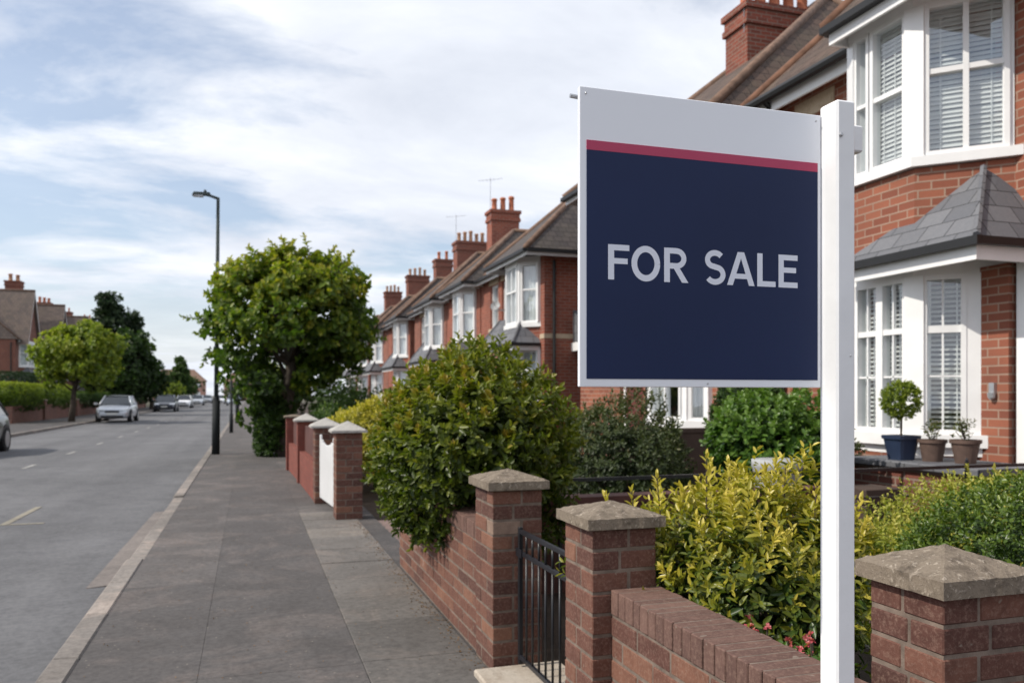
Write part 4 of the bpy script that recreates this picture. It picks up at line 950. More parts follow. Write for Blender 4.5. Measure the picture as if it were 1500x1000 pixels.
# red wall with pale caps and white gate further along
GQ = 'pale capped pillars along the red wall'
pillar('wall_pillar', 'brick pillar with a pale pointed cap beside the white gate, next to the driveway', 0.91, 9.18, 0.29, 0.30, 0.96, 0.0755, 41, 'pale_cap', 'pillar_brick', 0.05, 0.1, 0.03, GQ)
pillar('wall_pillar', 'pale capped pillar on the far side of the white gate', 0.79, 10.62, 0.30, 0.3, 0.96, 0.0755, 42, 'pale_cap', 'pillar_brick', 0.05, 0.1, 0.03, GQ)
pillar('wall_pillar', 'pale capped pillar between the two sunken red wall panels', 0.72, 13.2, 0.28, 0.3, 0.96, 0.0755, 43, 'pale_cap', 'brick_red_wall', 0.05, 0.1, 0.03, GQ, full=False)
pillar('wall_pillar', 'last dark capped pillar of the red wall, beside the ivy clad hedge', 0.65, 15.5, 0.28, 0.3, 0.96, 0.0755, 44, 'cap', 'brick_red_wall', 0.04, 0.03, 0.03, GQ, full=False)
for (xa, xb, ya, yb, lab) in ((0.80, 0.75, 10.93, 13.19, 'red brick wall with a sunken dark panel, just past the white gate'), (0.75, 0.69, 13.51, 15.49, 'red brick wall with a sunken dark panel, nearest the hedge')):
    w = thing('red_wall', lab, 'wall', (xa+0.1, (ya+yb)/2, 0), 'red wall sections')
    m = MB(); m.hexa([(xa, ya, -0.05), (xa+0.2, ya, -0.05), (xb+0.2, yb, -0.05), (xb, yb, -0.05), (xa, ya, 0.50), (xa+0.2, ya, 0.50), (xb+0.2, yb, 0.50), (xb, yb, 0.50)])
    m.build('brickwork', M['brick_red_wall'], w)
    m = MB(); m.hexa([(xa+0.08, ya, 0.502), (xa+0.12, ya, 0.502), (xb+0.12, yb, 0.502), (xb+0.08, yb, 0.502), (xa+0.08, ya, 0.9), (xa+0.12, ya, 0.9), (xb+0.12, yb, 0.9), (xb+0.08, yb, 0.9)])
    m.build('panel', M['panel_dark'], w)
wg = thing('white_gate', 'white painted boarded gate with a dipped top between two pale capped pillars', 'gate', (0.9, 10.05, 0.08))
m = MB()
for i in range(9):
    y = 9.52+i*0.12; t = (i-4)/4; z = 0.86-0.09*(1-t*t)+(0.02 if i in (0, 8) else 0); x = 0.93-0.07*(i/8)
    m.cbox((x-0.012, y, 0.09), (x+0.012, y+0.112, z), 0.004)
m.build('board', M['white'], wg)
m = MB()
for z in (0.2, 0.62): m.box((0.95, 9.52, z), (0.975, 10.58, z+0.09))
m.build('rail', M['white'], wg)

# ------------------------------------------------------------------ street furniture
lp = thing('street_lamp', 'tall dark street lamp with flat lantern on a short arm, beside the leafy tree', 'street lamp', (-0.74, 20.2, 0))
P = lambda z: Vector((-0.74+0.009*z, 20.2, z))
m = MB(); m.tube([P(0), P(1.25)], [0.09, 0.086], 16); m.tube([P(1.25), P(1.34)], [0.086, 0.056], 16, False); m.build('base', M['lamp_paint'], lp, smooth=True)
m = MB(); m.tube([P(1.3), P(3.5), P(5.95)], [0.052, 0.045, 0.036], 14); m.build('pole', M['lamp_grey'], lp, smooth=True)
e = P(5.93); m = MB(); m.tube([e, e+Vector((-0.18, -0.02, 0.05)), e+Vector((-0.3, -0.03, 0.07))], [0.034, 0.03, 0.03], 10); m.build('arm', M['lamp_grey'], lp, smooth=True)
h = MB(); a = e+Vector((-0.2, -0.03, 0.03))
h.hexa([a+Vector((0.05, -0.05, 0.02)), a+Vector((-0.36, -0.11, 0.0)), a+Vector((-0.36, 0.11, 0.0)), a+Vector((0.05, 0.05, 0.02)), a+Vector((0.02, -0.04, 0.09)), a+Vector((-0.32, -0.07, 0.075)), a+Vector((-0.32, 0.07, 0.075)), a+Vector((0.02, 0.04, 0.09))])
h.tube([a+Vector((-0.08, 0, 0.08)), a+Vector((-0.08, 0, 0.14))], 0.03, 8)
hd = h.build('lantern', M['lamp_grey'], lp)
h = MB(); h.box(tuple(a+Vector((-0.34, -0.085, -0.018))), tuple(a+Vector((-0.12, 0.085, -0.002)))); h.build('lens', M['letter'], hd)
for (x, y, h, r, lab) in ((-0.62, 31.5, 1.95, 0.045, 'short thin dark post at the kerb beyond the street lamp'), (-0.55, 42.0, 3.2, 0.06, 'taller dark post far along the kerb beyond the hedge')):
    m = MB(); m.tube([(x, y, 0), (x, y, h*0.35), (x, y, h*0.36), (x, y, h)], [r*1.5, r*1.5, r, r], 10); m.lathe((x, y, h), [(r*1.0, 0), (r*1.2, 0.03), (r*0.6, 0.08)], 10)
    tag(m.build('street_post', M['lamp_paint'], None, (x, y, 0), smooth=True), lab, 'post', 'posts along the kerb')

# ------------------------------------------------------------------ houses
near_house()
G1 = 'houses along the near pavement'
house('red brick house with brown hipped roof and large chimney, half hidden behind the sign', 6.9, 11.1, 16.6, 1, 5.72, (0.2, 2.0, 0.3), 'brick_house', 'roof_brown', (4.2, 9.4), None, True, True,
      ((3.1, 14.0, 6.2, 8.95, 1.75, 0.75, 5, {'along': 'x', 'ph': 0.55, 'pr': 0.13, 'aerial': True}),), cover='curtain', group=G1, canopy_on=False)
A = [
 ('red brick house with dark side wall and small side porch, beside the sign board', 20.0, 26.1, (0.35, 2.35, 0.45), ((2.05, 30.3, 6.6, 8.45, 1.1, 0.7, 3, {'along': 'x', 'ph': 0.55, 'pr': 0.12, 'mat': 'brick_terrace', 'aerial': True}),), True, False),
 ('second terrace house from the sign, with a two-storey white bay', 26.2, 31.0, (0.55, 2.4, 0.45), ((2.6, 37.2, 6.5, 8.5, 1.5, 0.8, 5, {'along': 'x', 'potmat': 'pot_buff', 'aerial': True}),), True, False),
 ('third terrace house from the sign, its bay close to its neighbour', 31.1, 37.5, (0.5, 2.4, 0.45), ((2.8, 43.9, 7.0, 8.75, 0.9, 0.7, 2, {'along': 'x'}),), True, True),
 ('terrace house past the gap, with a dark side wall, near the tree', 38.7, 45.0, (0.5, 2.4, 0.45), ((3.0, 52.0, 7.0, 9.0, 1.35, 0.8, 4, {'along': 'x', 'potmat': 'pot_buff'}),), True, False),
 ('terrace house partly behind the right edge of the big tree', 45.1, 51.5, (1.8, 3.7, 0.45), ((3.0, 61.5, 7.0, 9.1, 1.2, 0.8, 4, {'along': 'x', 'potmat': 'pot_buff'}),), False, True),
 ('terrace house hidden mostly behind the big tree', 52.6, 59.0, (0.5, 2.4, 0.45), (), True, False),
 ('farthest terrace house seen through the big tree', 59.1, 65.5, (0.5, 2.4, 0.45), (), False, True),
]
for (lab, y0, y1, bay, ch, hn, hf) in A:
    house(lab, 7.3, y0, y1, 1, 5.08, bay, 'brick_terrace' if int(y0) % 2 == 0 else 'brick_terrace_b', 'roof_grey', (3.9, 7.45), (1.65, 1.85, 7.2), True, True, ch, far=y0 > 40, cover='net' if y0 != 31.1 else 'curtain', group=G1, side_porch=(y0 == 20.0), dish=(y0 == 20.0))
B = [
 (64.0, 73.0, (), 'opposite brick house with a front gable and white windows at the left picture edge'),
 (74.0, 83.0, ((2.7, 75.0, 7.0, 10.5, 1.1, 1.0, 2, {'ph': 0.6, 'pr': 0.17, 'potmat': 'pot_buff'}),), 'opposite brick house with a tall two-pot chimney, just left of the lime green tree'),
 (84.5, 93.5, ((3.0, 86.6, 7.0, 10.0, 1.2, 1.1, 3, {'ph': 0.5, 'pr': 0.15}),), 'opposite brick house with a squat chimney above the lime green tree'),
 (94.5, 103.5, ((3.0, 95.5, 7.0, 10.0, 1.3, 1.1, 3, {}),), 'opposite brick house behind the lime green tree and dark evergreen'),
 (106.0, 115.0, ((3.0, 108.0, 6.8, 10.4, 1.2, 0.9, 2, {}),), 'opposite red roofed house far along between the dark trees'),
 (124.0, 134.0, ((3.0, 126.0, 6.8, 9.9, 1.2, 0.9, 2, {}),), 'farthest opposite house, pale fronted, beside the small conifer'),
]
for (y0, y1, ch, lab) in B:
    house(lab, -15.3, y0, y1, -1, 5.2, (0.9, 3.5, 0.5), 'brick_opp', 'roof_opp', (4.0, 9.2), (1.0, 1.9, 8.8), False, False, ch, far=True, cover='net', group='houses across the road', gable=True, canopy_on=True, band=False)
# closing the end of the street
for i, (x, y, w, lab) in enumerate(((-22, 205, 12, 'low pale red roofed house closing the far end of the road'), (-6, 215, 13, 'pinkish house closing the far end of the road, behind the lamp post'))):
    r = thing('distant_house', lab, 'house', (x, y, 0), 'houses at the end of the road')
    m = MB(); m.box((x, y, -0.1), (x+w, y+8, 4.6)); m.build('wall', M['pink_stone'], r)
    m = MB(); m.poly([(x-0.4, y-0.4, 4.6), (x+w+0.4, y-0.4, 4.6), (x+w-2.5, y+4, 7.4), (x+2.5, y+4, 7.4)]); m.poly([(x-0.4, y+8.4, 4.6), (x+w+0.4, y+8.4, 4.6), (x+w-2.5, y+4, 7.4), (x+2.5, y+4, 7.4)])
    m.poly([(x-0.4, y-0.4, 4.6), (x+2.5, y+4, 7.4), (x-0.4, y+8.4, 4.6)]); m.poly([(x+w+0.4, y-0.4, 4.6), (x+w-2.5, y+4, 7.4), (x+w+0.4, y+8.4, 4.6)]); m.build('roof', M['ridge_dark'], r)
    for k in range(4):
        for z in (0.9, 3.0):
            f = MB(); xa = x+1+k*(w-3)/3; f.box((xa, y-0.05, z), (xa+1.1, y-0.001, z+1.2)); f.build('window', M['white'], r)

# ------------------------------------------------------------------ near gardens
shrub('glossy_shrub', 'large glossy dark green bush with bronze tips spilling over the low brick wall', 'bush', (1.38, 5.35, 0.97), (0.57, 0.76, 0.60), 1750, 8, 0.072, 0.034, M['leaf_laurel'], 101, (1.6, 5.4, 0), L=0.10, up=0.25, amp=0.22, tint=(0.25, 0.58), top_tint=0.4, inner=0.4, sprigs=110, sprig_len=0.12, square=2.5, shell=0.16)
shrub('gold_shrub', 'golden variegated bush with upright leafy shoots behind the low wall and the sign post', 'bush', (1.80, 2.68, 0.64), (0.37, 0.52, 0.35), 1000, 9, 0.058, 0.021, M['leaf_gold'], 102, (1.9, 2.62, 0.29), L=0.095, up=0.7, amp=0.5, tint=(0.24, 0.6), top_tint=0.6, inner=0.45, shell=0.2, sprigs=48, sprig_len=0.19, tilt=(80, 30),
      extra=[((1.37, 3.0, 0.82), (-0.1, 0, 1), 0.16), ((1.43, 2.88, 0.82), (-0.1, 0, 1), 0.19), ((1.49, 2.78, 0.84), (-0.1, 0, 1), 0.24), ((1.53, 2.74, 0.8), (0.1, 0, 1), 0.22), ((1.62, 2.68, 0.9), (0, 0, 1), 0.26), ((1.66, 2.64, 0.86), (0.15, 0, 1), 0.22), ((1.83, 2.51, 0.9), (0.05, 0, 1), 0.22), ((1.90, 2.44, 0.86), (0.1, 0, 1), 0.2), ((1.95, 2.4, 0.84), (0.15, 0, 1), 0.2)])
shrub('box_shrub', 'dense small leaved green bush behind the nearest capped pillar', 'bush', (3.12, 2.42, 0.62), (0.64, 0.58, 0.43), 3200, 8, 0.030, 0.015, M['leaf_box'], 103, (3.1, 2.45, 0.29), L=0.06, up=0.5, amp=0.14, tint=(0.25, 0.7), top_tint=0.3, inner=0.4)
shrub('pale_privet', 'pale yellow-green bush between the fine leaved green bush and the flower pots', 'bush', (4.25, 3.65, 0.42), (0.85, 0.62, 0.45), 2300, 8, 0.036, 0.018, M['leaf_privet'], 104, (4.25, 3.65, 0), L=0.08, up=0.6, amp=0.28, tint=(0.25, 0.65), top_tint=0.6, inner=0.4, sprigs=40, sprig_len=0.14)
shrub('rose_shrub', 'dull green shrub dotted with faded pinkish blooms, right of the large glossy bush', 'bush', (3.4, 7.25, 0.66), (0.62, 0.75, 0.60), 1800, 7, 0.06, 0.026, M['leaf_pinkish'], 105, (3.45, 7.25, 0), L=0.1, up=0.4, amp=0.3, tint=(0.2, 0.55), top_tint=0.5, inner=0.5)
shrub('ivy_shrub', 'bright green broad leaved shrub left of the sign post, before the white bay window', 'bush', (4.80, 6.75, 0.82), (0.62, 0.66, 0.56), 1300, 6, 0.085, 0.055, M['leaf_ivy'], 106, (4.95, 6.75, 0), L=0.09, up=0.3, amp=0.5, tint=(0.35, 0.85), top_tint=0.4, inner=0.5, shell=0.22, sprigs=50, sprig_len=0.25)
shrub('dark_shrub', 'dark green shrub under the board in front of the brick wall', 'bush', (6.05, 8.9, 1.0), (0.55, 0.5, 0.72), 1300, 6, 0.07, 0.04, M['leaf_mid'], 107, (6.05, 8.9, 0), L=0.06, up=0.3, amp=0.3, tint=(0.1, 0.5), inner=0.5)
shrub('trailing_plant', 'olive trailing plant beside the brick ledge below the white bay', 'bush', (5.75, 7.3, 0.62), (0.4, 0.4, 0.42), 700, 6, 0.06, 0.03, M['leaf_pinkish'], 108, (5.75, 7.3, 0), L=0.08, up=0.2, amp=0.3, tint=(0.3, 0.7), inner=0.4)
shrub('yellow_shrub', 'bright yellow leaved bush behind the pale capped pillar by the driveway', 'bush', (1.85, 12.2, 0.72), (0.7, 0.9, 0.62), 900, 7, 0.085, 0.036, M['leaf_yellow'], 109, (1.85, 12.2, 0), L=0.1, up=0.5, amp=0.3, tint=(0.3, 0.9), inner=0.4)
shrub('garden_shrub', 'small mixed green shrub behind the red wall', 'bush', (1.5, 14.6, 0.65), (0.5, 0.8, 0.5), 500, 6, 0.1, 0.045, M['leaf_mid'], 110, (1.5, 14.6, 0), tint=(0.3, 0.9), amp=0.3)
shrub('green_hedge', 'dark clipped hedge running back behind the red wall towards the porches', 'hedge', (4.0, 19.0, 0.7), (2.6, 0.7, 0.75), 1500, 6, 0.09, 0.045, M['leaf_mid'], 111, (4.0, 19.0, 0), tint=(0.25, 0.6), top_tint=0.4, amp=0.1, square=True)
shrub('ivy_hedge', 'upright ivy clad hedge jutting over the pavement under the big tree', 'hedge', (0.42, 19.5, 0.84), (0.27, 0.7, 0.88), 1900, 7, 0.085, 0.05, M['leaf_mid'], 112, (0.45, 19.5, 0), tint=(0.2, 0.7), top_tint=0.1, amp=0.25, square=3.5, inner=0.5, shell=0.2)
for (x, y, rx, rz, s, lab) in ((3.3, 10.2, 0.6, 0.5, 120, 'low shrub beside the driveway in front of the porch'), (4.2, 23.5, 0.9, 0.75, 121, 'garden shrub before the first terrace bay'), (3.6, 28.5, 0.9, 0.8, 122, 'garden shrub before the second terrace bay'), (3.4, 34.5, 1.0, 0.9, 123, 'garden shrub before the third terrace bay'), (2.6, 25.0, 0.8, 1.0, 124, 'rounded green shrub in the terrace gardens behind the big tree')):
    shrub('garden_shrub', lab, 'bush', (x, y, rz*0.95), (rx, rx, rz), 420, 6, 0.12, 0.055, M['leaf_mid'], s, (x, y, 0), tint=(0.2, 0.75), amp=0.3)
# flowers at the foot of the golden bush
shrub('pale_privet', 'small loose yellow-green bush seen between the sign post and the nearest capped pillar', 'bush', (2.95, 3.3, 0.36), (0.5, 0.42, 0.38), 1000, 8, 0.036, 0.018, M['leaf_privet'], 113, (2.95, 3.3, 0), L=0.08, up=0.5, amp=0.3, tint=(0.3, 0.7), top_tint=0.5, inner=0.4, sprigs=20, sprig_len=0.14)
GF = 'pink flowers behind the low wall'
for i, (x, y) in enumerate(((1.50, 2.02), (1.58, 2.12), (1.52, 2.28), (1.62, 2.02), (1.49, 2.15), (1.56, 1.96), (1.47, 2.26))):
    rg = np.random.default_rng(300+i); r = thing('flower_plant', 'low pink flowering plant behind the brick wall at the foot of the golden bush', 'flower', (x, y, 0.29), GF)
    n = 26; ph = rg.uniform(0, 6.28, n); rad = rg.uniform(0.0, 0.06, n); Pp = np.stack([x+rad*np.cos(ph), y+rad*np.sin(ph), 0.36+rg.uniform(0, 0.24, n)], 1)
    leaf_mesh('foliage', [shoots(rg, Pp, np.array([[0, 0, 1.0]])+rg.normal(0, 0.3, (n, 3)), 0.03, 6, 0.045, 0.022, 80, 40, 0.3, 0.7)], M['leaf_ivy'], r)
    n = 6; ph = rg.uniform(0, 6.28, n); rad = rg.uniform(0.01, 0.06, n); Pq = np.stack([x+rad*np.cos(ph), y+rad*np.sin(ph), 0.625+rg.uniform(-0.05, 0.045, n)], 1)
    leaf_mesh('blossom', [shoots(rg, Pq, rg.normal(0, 0.5, (n, 3))+np.array([-0.3, -0.4, 0.8]), 0.006, 10, 0.017, 0.012, 85, 50, 0.2, 0.9)], M['petal_pink'], r)
    st = MB()
    for q in Pq: st.tube([(x, y, 0.29), ((x+q[0])/2, (y+q[1])/2, 0.45), tuple(q)], 0.003, 5)
    st.build('stem', M['leaf_stem'] if 'bark' not in M else M['bark'], r)
# boundary railing, back walls, planter ledge
rl = thing('iron_railing', 'low black iron railing crossing the garden behind the golden bush', 'railing', (4.4, 5.3, 0))
m = MB(); m.box((2.0, 5.285, 0.775), (6.9, 5.315, 0.80)); m.box((2.0, 5.29, 0.56), (6.9, 5.31, 0.575)); m.build('rail', M['black_iron'], rl)
for i in range(5):
    m = MB(); x = 2.05+i*1.2; m.cbox((x-0.012, 5.286, -0.02), (x+0.012, 5.314, 0.83), 0.003); m.lathe((x, 5.3, 0.83), [(0.01, 0), (0.014, 0.012), (0.004, 0.03)], 8); m.build('post', M['black_iron'], rl)
m = MB(); m.box((1.95, 5.42, -0.05), (4.3, 5.56, 0.60)); m.box((1.93, 5.40, 0.601), (4.32, 5.58, 0.65)); tag(m.build('dark_wall', M['panel_dark'], None, (3.1, 5.5, 0)), 'low dark brown wall behind the black railing', 'wall')
m = MB(); m.box((4.15, 8.85, -0.05), (6.3, 9.0, 0.92)); m.box((4.13, 8.83, 0.921), (6.3, 9.02, 0.97)); tag(m.build('boundary_wall', M['fence_brown'], None, (5.2, 8.9, 0)), 'dark brown boundary fence under the window seen below the board', 'fence')
lg = thing('brick_ledge', 'low brick planter ledge with a dark slab top in front of the white bay window', 'ledge', (6.2, 6.1, 0))
m = MB(); m.box((5.85, 5.35, -0.05), (6.62, 6.85, 0.69)); m.build('brickwork', M['brick_garden'], lg)
m = MB(); m.cbox((5.78, 5.3, 0.692), (6.64, 6.92, 0.755), 0.01); m.build('slab', M['gutter'] if False else M['slate'], lg)
def pot(label, x, y, z, r0, r1, h, mat, sq, plant, seed, name='plant_pot'):
    r = thing(name, label, 'plant pot', (x, y, z), 'pots on the brick ledge')
    m = MB(); m.lathe((x, y, z), [(r0, 0), (r0+(r1-r0)*0.85, h*0.84), (r1*1.06, h*0.85), (r1*1.08, h), (r1*0.92, h), (r1*0.88, h*0.93)], 28, sq); m.build('pot', M[mat], r, smooth=False)
    rg = np.random.default_rng(seed)
    if plant == 'ball':
        c = np.array([x, y, z+h+0.34]); n = 460; D = sphere_dirs(rg, n); Pb = c+D*(0.165*(1-np.abs(rg.normal(0, 0.18, n))))[:, None]
        leaf_mesh('foliage', [shoots(rg, Pb, D+rg.normal(0, .3, (n, 3))+np.array([0, 0, 0.3]), 0.035, 7, 0.036, 0.018, 75, 25, 0.25, 0.75)], M['leaf_lime'], r)
        m = MB(); m.tube([(x, y, z+h*0.9), (x+0.005, y, z+h+0.2), (x, y, z+h+0.3)], [0.011, 0.009, 0.007], 8); m.build('stem', M['bark'], r)
    else:
        n = plant; ph = rg.uniform(0, 6.28, n); rad = rg.uniform(0, r1*0.8, n); zz = rg.uniform(0.0, 0.2, n)
        Pb = np.stack([x+rad*np.cos(ph), y+rad*np.sin(ph), z+h+zz*(1-rad/r1*0.5)], 1)
        leaf_mesh('foliage', [shoots(rg, Pb, rg.normal(0, .4, (n, 3))+np.array([0, 0, 1.0]), 0.04, 5, 0.05, 0.018, 75, 30, 0.2, 0.9)], M['leaf_herb'], r)
        m = MB()
        for q in Pb[:8]: m.tube([(x, y, z+h*0.9), tuple(q)], 0.004, 5)
        m.build('stem', M['bark'], r)
    return r
pot('square blue pot holding a clipped ball topiary on a bare stem', 5.98, 6.37, 0.756, 0.088, 0.125, 0.235, 'blue_pot', True, 'ball', 61)
pot('round brown pot with sparse reddish plant, between the blue pot and the other brown pot', 6.12, 6.13, 0.756, 0.085, 0.12, 0.205, 'brown_pot', False, 26, 62)
pot('round brown pot with a small upright plant, farthest from the blue pot', 6.22, 5.85, 0.756, 0.085, 0.125, 0.215, 'brown_pot', False, 30, 63)
gp = thing('pale_planter', 'pale grey rounded planter half covered by the bright green shrub', 'planter', (4.35, 6.05, 0))
m = MB(); m.lathe((4.35, 6.05, 0.0), [(0.15, 0), (0.17, 0.1), (0.19, 0.5), (0.205, 0.74), (0.215, 0.76), (0.215, 0.82), (0.18, 0.825)], 24); m.build('tub', M['grey_pot'], gp, smooth=True)
m = MB(); m.lathe((4.35, 6.05, 0.79), [(0.185, 0), (0.17, 0.015), (0.05, 0.03)], 20); m.build('soil', M['soil'], gp)
bx = thing('wooden_planter', 'dark brown wooden planter box beside the brick ledge', 'planter', (5.2, 5.9, 0))
m = MB()
for i in range(4): m.cbox((5.0, 5.72, 0.02+i*0.14), (5.4, 6.1, 0.15+i*0.14), 0.006)
m.build('box', M['fence_brown'], bx)
# fallen leaves and grit at the wall foot
rg = np.random.default_rng(77); n = 1100
yv = rg.uniform(2.0, 9.0, n); wall = rg.random(n) < 0.75
xv = np.where(wall, 1.14-np.abs(rg.normal(0, 0.06, n)), rg.uniform(-0.8, 1.1, n)); yv = np.where((yv > 2.9) & (yv < 3.95), yv-1.2, yv)
Pf = np.stack([xv, yv, np.full(n, 0.004)], 1); v, t = shoots(rg, Pf, np.array([[0, 0, 1.0]])+rg.normal(0, 0.15, (n, 3)), 0.002, 1, np.where(wall, 0.020, 0.016), 0.011, 88, 88, 0.1, 0.9)
keep = v[:, :, 2].min(1) > -0.002; v[:, :, 2] = np.maximum(v[:, :, 2], 0.0035)
tag(leaf_mesh('fallen_leaves', [(v, t)], M['leaf_dry'], None, (0, 0, 0)), 'small dry brown leaves and grit along the foot of the brick walls', 'leaves', kind='stuff')

# ------------------------------------------------------------------ trees
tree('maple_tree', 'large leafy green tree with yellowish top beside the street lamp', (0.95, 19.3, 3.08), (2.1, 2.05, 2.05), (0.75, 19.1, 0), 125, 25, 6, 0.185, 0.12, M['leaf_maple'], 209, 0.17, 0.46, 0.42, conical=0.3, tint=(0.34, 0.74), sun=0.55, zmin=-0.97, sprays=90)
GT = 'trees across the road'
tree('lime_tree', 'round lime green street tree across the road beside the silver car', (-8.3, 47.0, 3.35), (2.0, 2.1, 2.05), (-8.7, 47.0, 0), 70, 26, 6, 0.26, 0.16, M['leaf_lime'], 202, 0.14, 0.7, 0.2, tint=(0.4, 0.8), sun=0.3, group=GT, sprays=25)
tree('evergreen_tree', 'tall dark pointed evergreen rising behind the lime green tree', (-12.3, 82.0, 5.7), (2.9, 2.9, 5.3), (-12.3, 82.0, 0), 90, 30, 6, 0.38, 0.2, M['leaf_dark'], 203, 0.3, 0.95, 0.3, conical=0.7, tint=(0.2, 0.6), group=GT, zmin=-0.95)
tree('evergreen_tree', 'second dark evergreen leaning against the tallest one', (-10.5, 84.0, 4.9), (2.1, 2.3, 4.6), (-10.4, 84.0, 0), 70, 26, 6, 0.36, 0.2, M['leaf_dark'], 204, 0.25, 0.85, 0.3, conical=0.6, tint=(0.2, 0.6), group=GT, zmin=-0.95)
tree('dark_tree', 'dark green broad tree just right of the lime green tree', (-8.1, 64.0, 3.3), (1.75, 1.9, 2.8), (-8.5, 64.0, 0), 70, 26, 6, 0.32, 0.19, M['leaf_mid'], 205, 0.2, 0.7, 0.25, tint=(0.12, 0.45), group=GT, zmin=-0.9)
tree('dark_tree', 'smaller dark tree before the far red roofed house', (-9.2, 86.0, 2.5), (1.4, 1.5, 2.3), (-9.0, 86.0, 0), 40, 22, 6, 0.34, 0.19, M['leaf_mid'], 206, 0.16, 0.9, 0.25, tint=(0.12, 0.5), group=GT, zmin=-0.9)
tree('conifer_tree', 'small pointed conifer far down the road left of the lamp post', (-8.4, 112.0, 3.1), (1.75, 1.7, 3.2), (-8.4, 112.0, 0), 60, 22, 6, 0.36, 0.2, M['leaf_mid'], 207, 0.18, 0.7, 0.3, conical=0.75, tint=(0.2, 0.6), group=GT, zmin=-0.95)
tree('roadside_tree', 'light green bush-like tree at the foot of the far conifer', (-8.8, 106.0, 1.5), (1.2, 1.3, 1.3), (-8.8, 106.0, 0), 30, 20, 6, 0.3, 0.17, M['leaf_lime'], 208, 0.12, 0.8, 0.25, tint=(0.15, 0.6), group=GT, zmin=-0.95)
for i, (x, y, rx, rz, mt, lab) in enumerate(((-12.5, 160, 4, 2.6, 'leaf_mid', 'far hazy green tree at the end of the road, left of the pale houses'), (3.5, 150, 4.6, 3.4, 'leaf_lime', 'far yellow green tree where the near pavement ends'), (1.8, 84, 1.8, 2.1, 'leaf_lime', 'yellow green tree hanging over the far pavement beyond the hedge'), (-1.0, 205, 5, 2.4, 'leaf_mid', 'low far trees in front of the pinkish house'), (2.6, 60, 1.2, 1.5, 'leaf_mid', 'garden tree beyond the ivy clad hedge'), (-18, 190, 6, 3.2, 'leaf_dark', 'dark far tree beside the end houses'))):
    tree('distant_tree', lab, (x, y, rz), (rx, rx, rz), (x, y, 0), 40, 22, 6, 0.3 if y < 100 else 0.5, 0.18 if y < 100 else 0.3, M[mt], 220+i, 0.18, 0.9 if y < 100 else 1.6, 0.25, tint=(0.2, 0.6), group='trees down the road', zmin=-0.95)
# clipped hedges over walls across the road
GH = 'hedges across the road'; hrng = [(44.8, 51.0), (52.0, 60.0), (61.0, 70.0), (71.0, 82.0), (83.0, 97.0)]
hl = ['pale topped clipped hedge at the left picture edge, before the gabled house', 'pale topped clipped hedge just left of the lime green tree trunk', 'dark clipped hedge between the lime green tree trunk and the silver car', 'dark clipped hedge directly behind the silver car', 'far dark hedge behind the dark blue car']
for i, (a, b) in enumerate(hrng):
    shrub('clipped_hedge', hl[i], 'hedge', (-11.45, (a+b)/2, 1.25 if i < 2 else 1.0), (0.78, (b-a)/2, 0.72 if i < 2 else 0.55), 1500, 6, 0.15, 0.07, M['leaf_lime' if i < 2 else 'leaf_mid'], 240+i, (-11.45, (a+b)/2, 0), tint=(0.1, 0.45), top_tint=1.0, amp=0.08, square=True, inner=0.3, group=GH)  # top_tint paints the sunlit hedge top and shaded foot into leaf colour
    m = MB(); m.box((-11.1, a, -0.05), (-10.85, b, 0.75)); m.box((-11.14, a, 0.751), (-10.81, b, 0.82))
    tag(m.build('front_wall', M['brick_garden'], None, (-11, (a+b)/2, 0)), ['low brick front wall under the pale hedge at the left picture edge', 'low brick front wall just left of the lime green tree trunk', 'low brick front wall between the lime green tree trunk and the silver car', 'low brick front wall directly behind the silver car', 'low brick front wall behind the dark blue car'][i], 'wall', 'front walls across the road')
    pillar('hedge_pillar', ['brick pier between the two pale topped hedges across the road', 'brick pier behind the trunk of the lime green tree', 'brick pier in front of the silver car across the road', 'brick pier between the silver car and the dark blue car', 'far brick pier behind the dark blue car'][i], -11.15, b+0.06, 0.4, 0.4, 1.05, 0.075, 260+i, 'cap', 'brick_garden', 0.04, 0.05, 0.05, 'brick piers across the road', full=False)
shrub('dark_hedge', 'dark green tall hedge in the garden before the gabled house', 'hedge', (-13.3, 57.0, 1.5), (0.8, 5.5, 1.15), 1500, 6, 0.17, 0.08, M['leaf_dark'], 255, (-13.3, 57.0, 0), tint=(0.2, 0.7), amp=0.12, square=True)

# ------------------------------------------------------------------ cars
M['tyre'] = simple('tyre_rubber', (0.014, 0.014, 0.015), 0.8, 0.2, 8)
M['rim'] = simple('alloy_rim', (0.4, 0.41, 0.43), 0.35, 0.1, 5, metallic=0.8)
M['car_glass'] = simple('tinted_car_glass', (0.02, 0.025, 0.03), 0.05, 0.2, 3, spec=0.9)
M['lamp_glass'] = simple('headlamp_glass', (0.62, 0.66, 0.7), 0.12, 0.1, 6, spec=0.8)
M['red_lens'] = simple('tail_lamp_lens', (0.35, 0.02, 0.02), 0.2, 0.1, 6)
M['black_trim'] = simple('black_trim', (0.016, 0.016, 0.018), 0.5, 0.2, 6)
M['plate'] = simple('number_plate', (0.7, 0.7, 0.66), 0.4, 0.03, 3)
def car_paint(name, col, metallic=0.5):
    m, nt, o = new_mat(name); g = G(nt)
    out(g, o, g.pbsdf(c4(col), 0.32, None, 0.5, **{'Metallic': metallic, 'Coat Weight': 0.6, 'Coat Roughness': 0.06})); return m
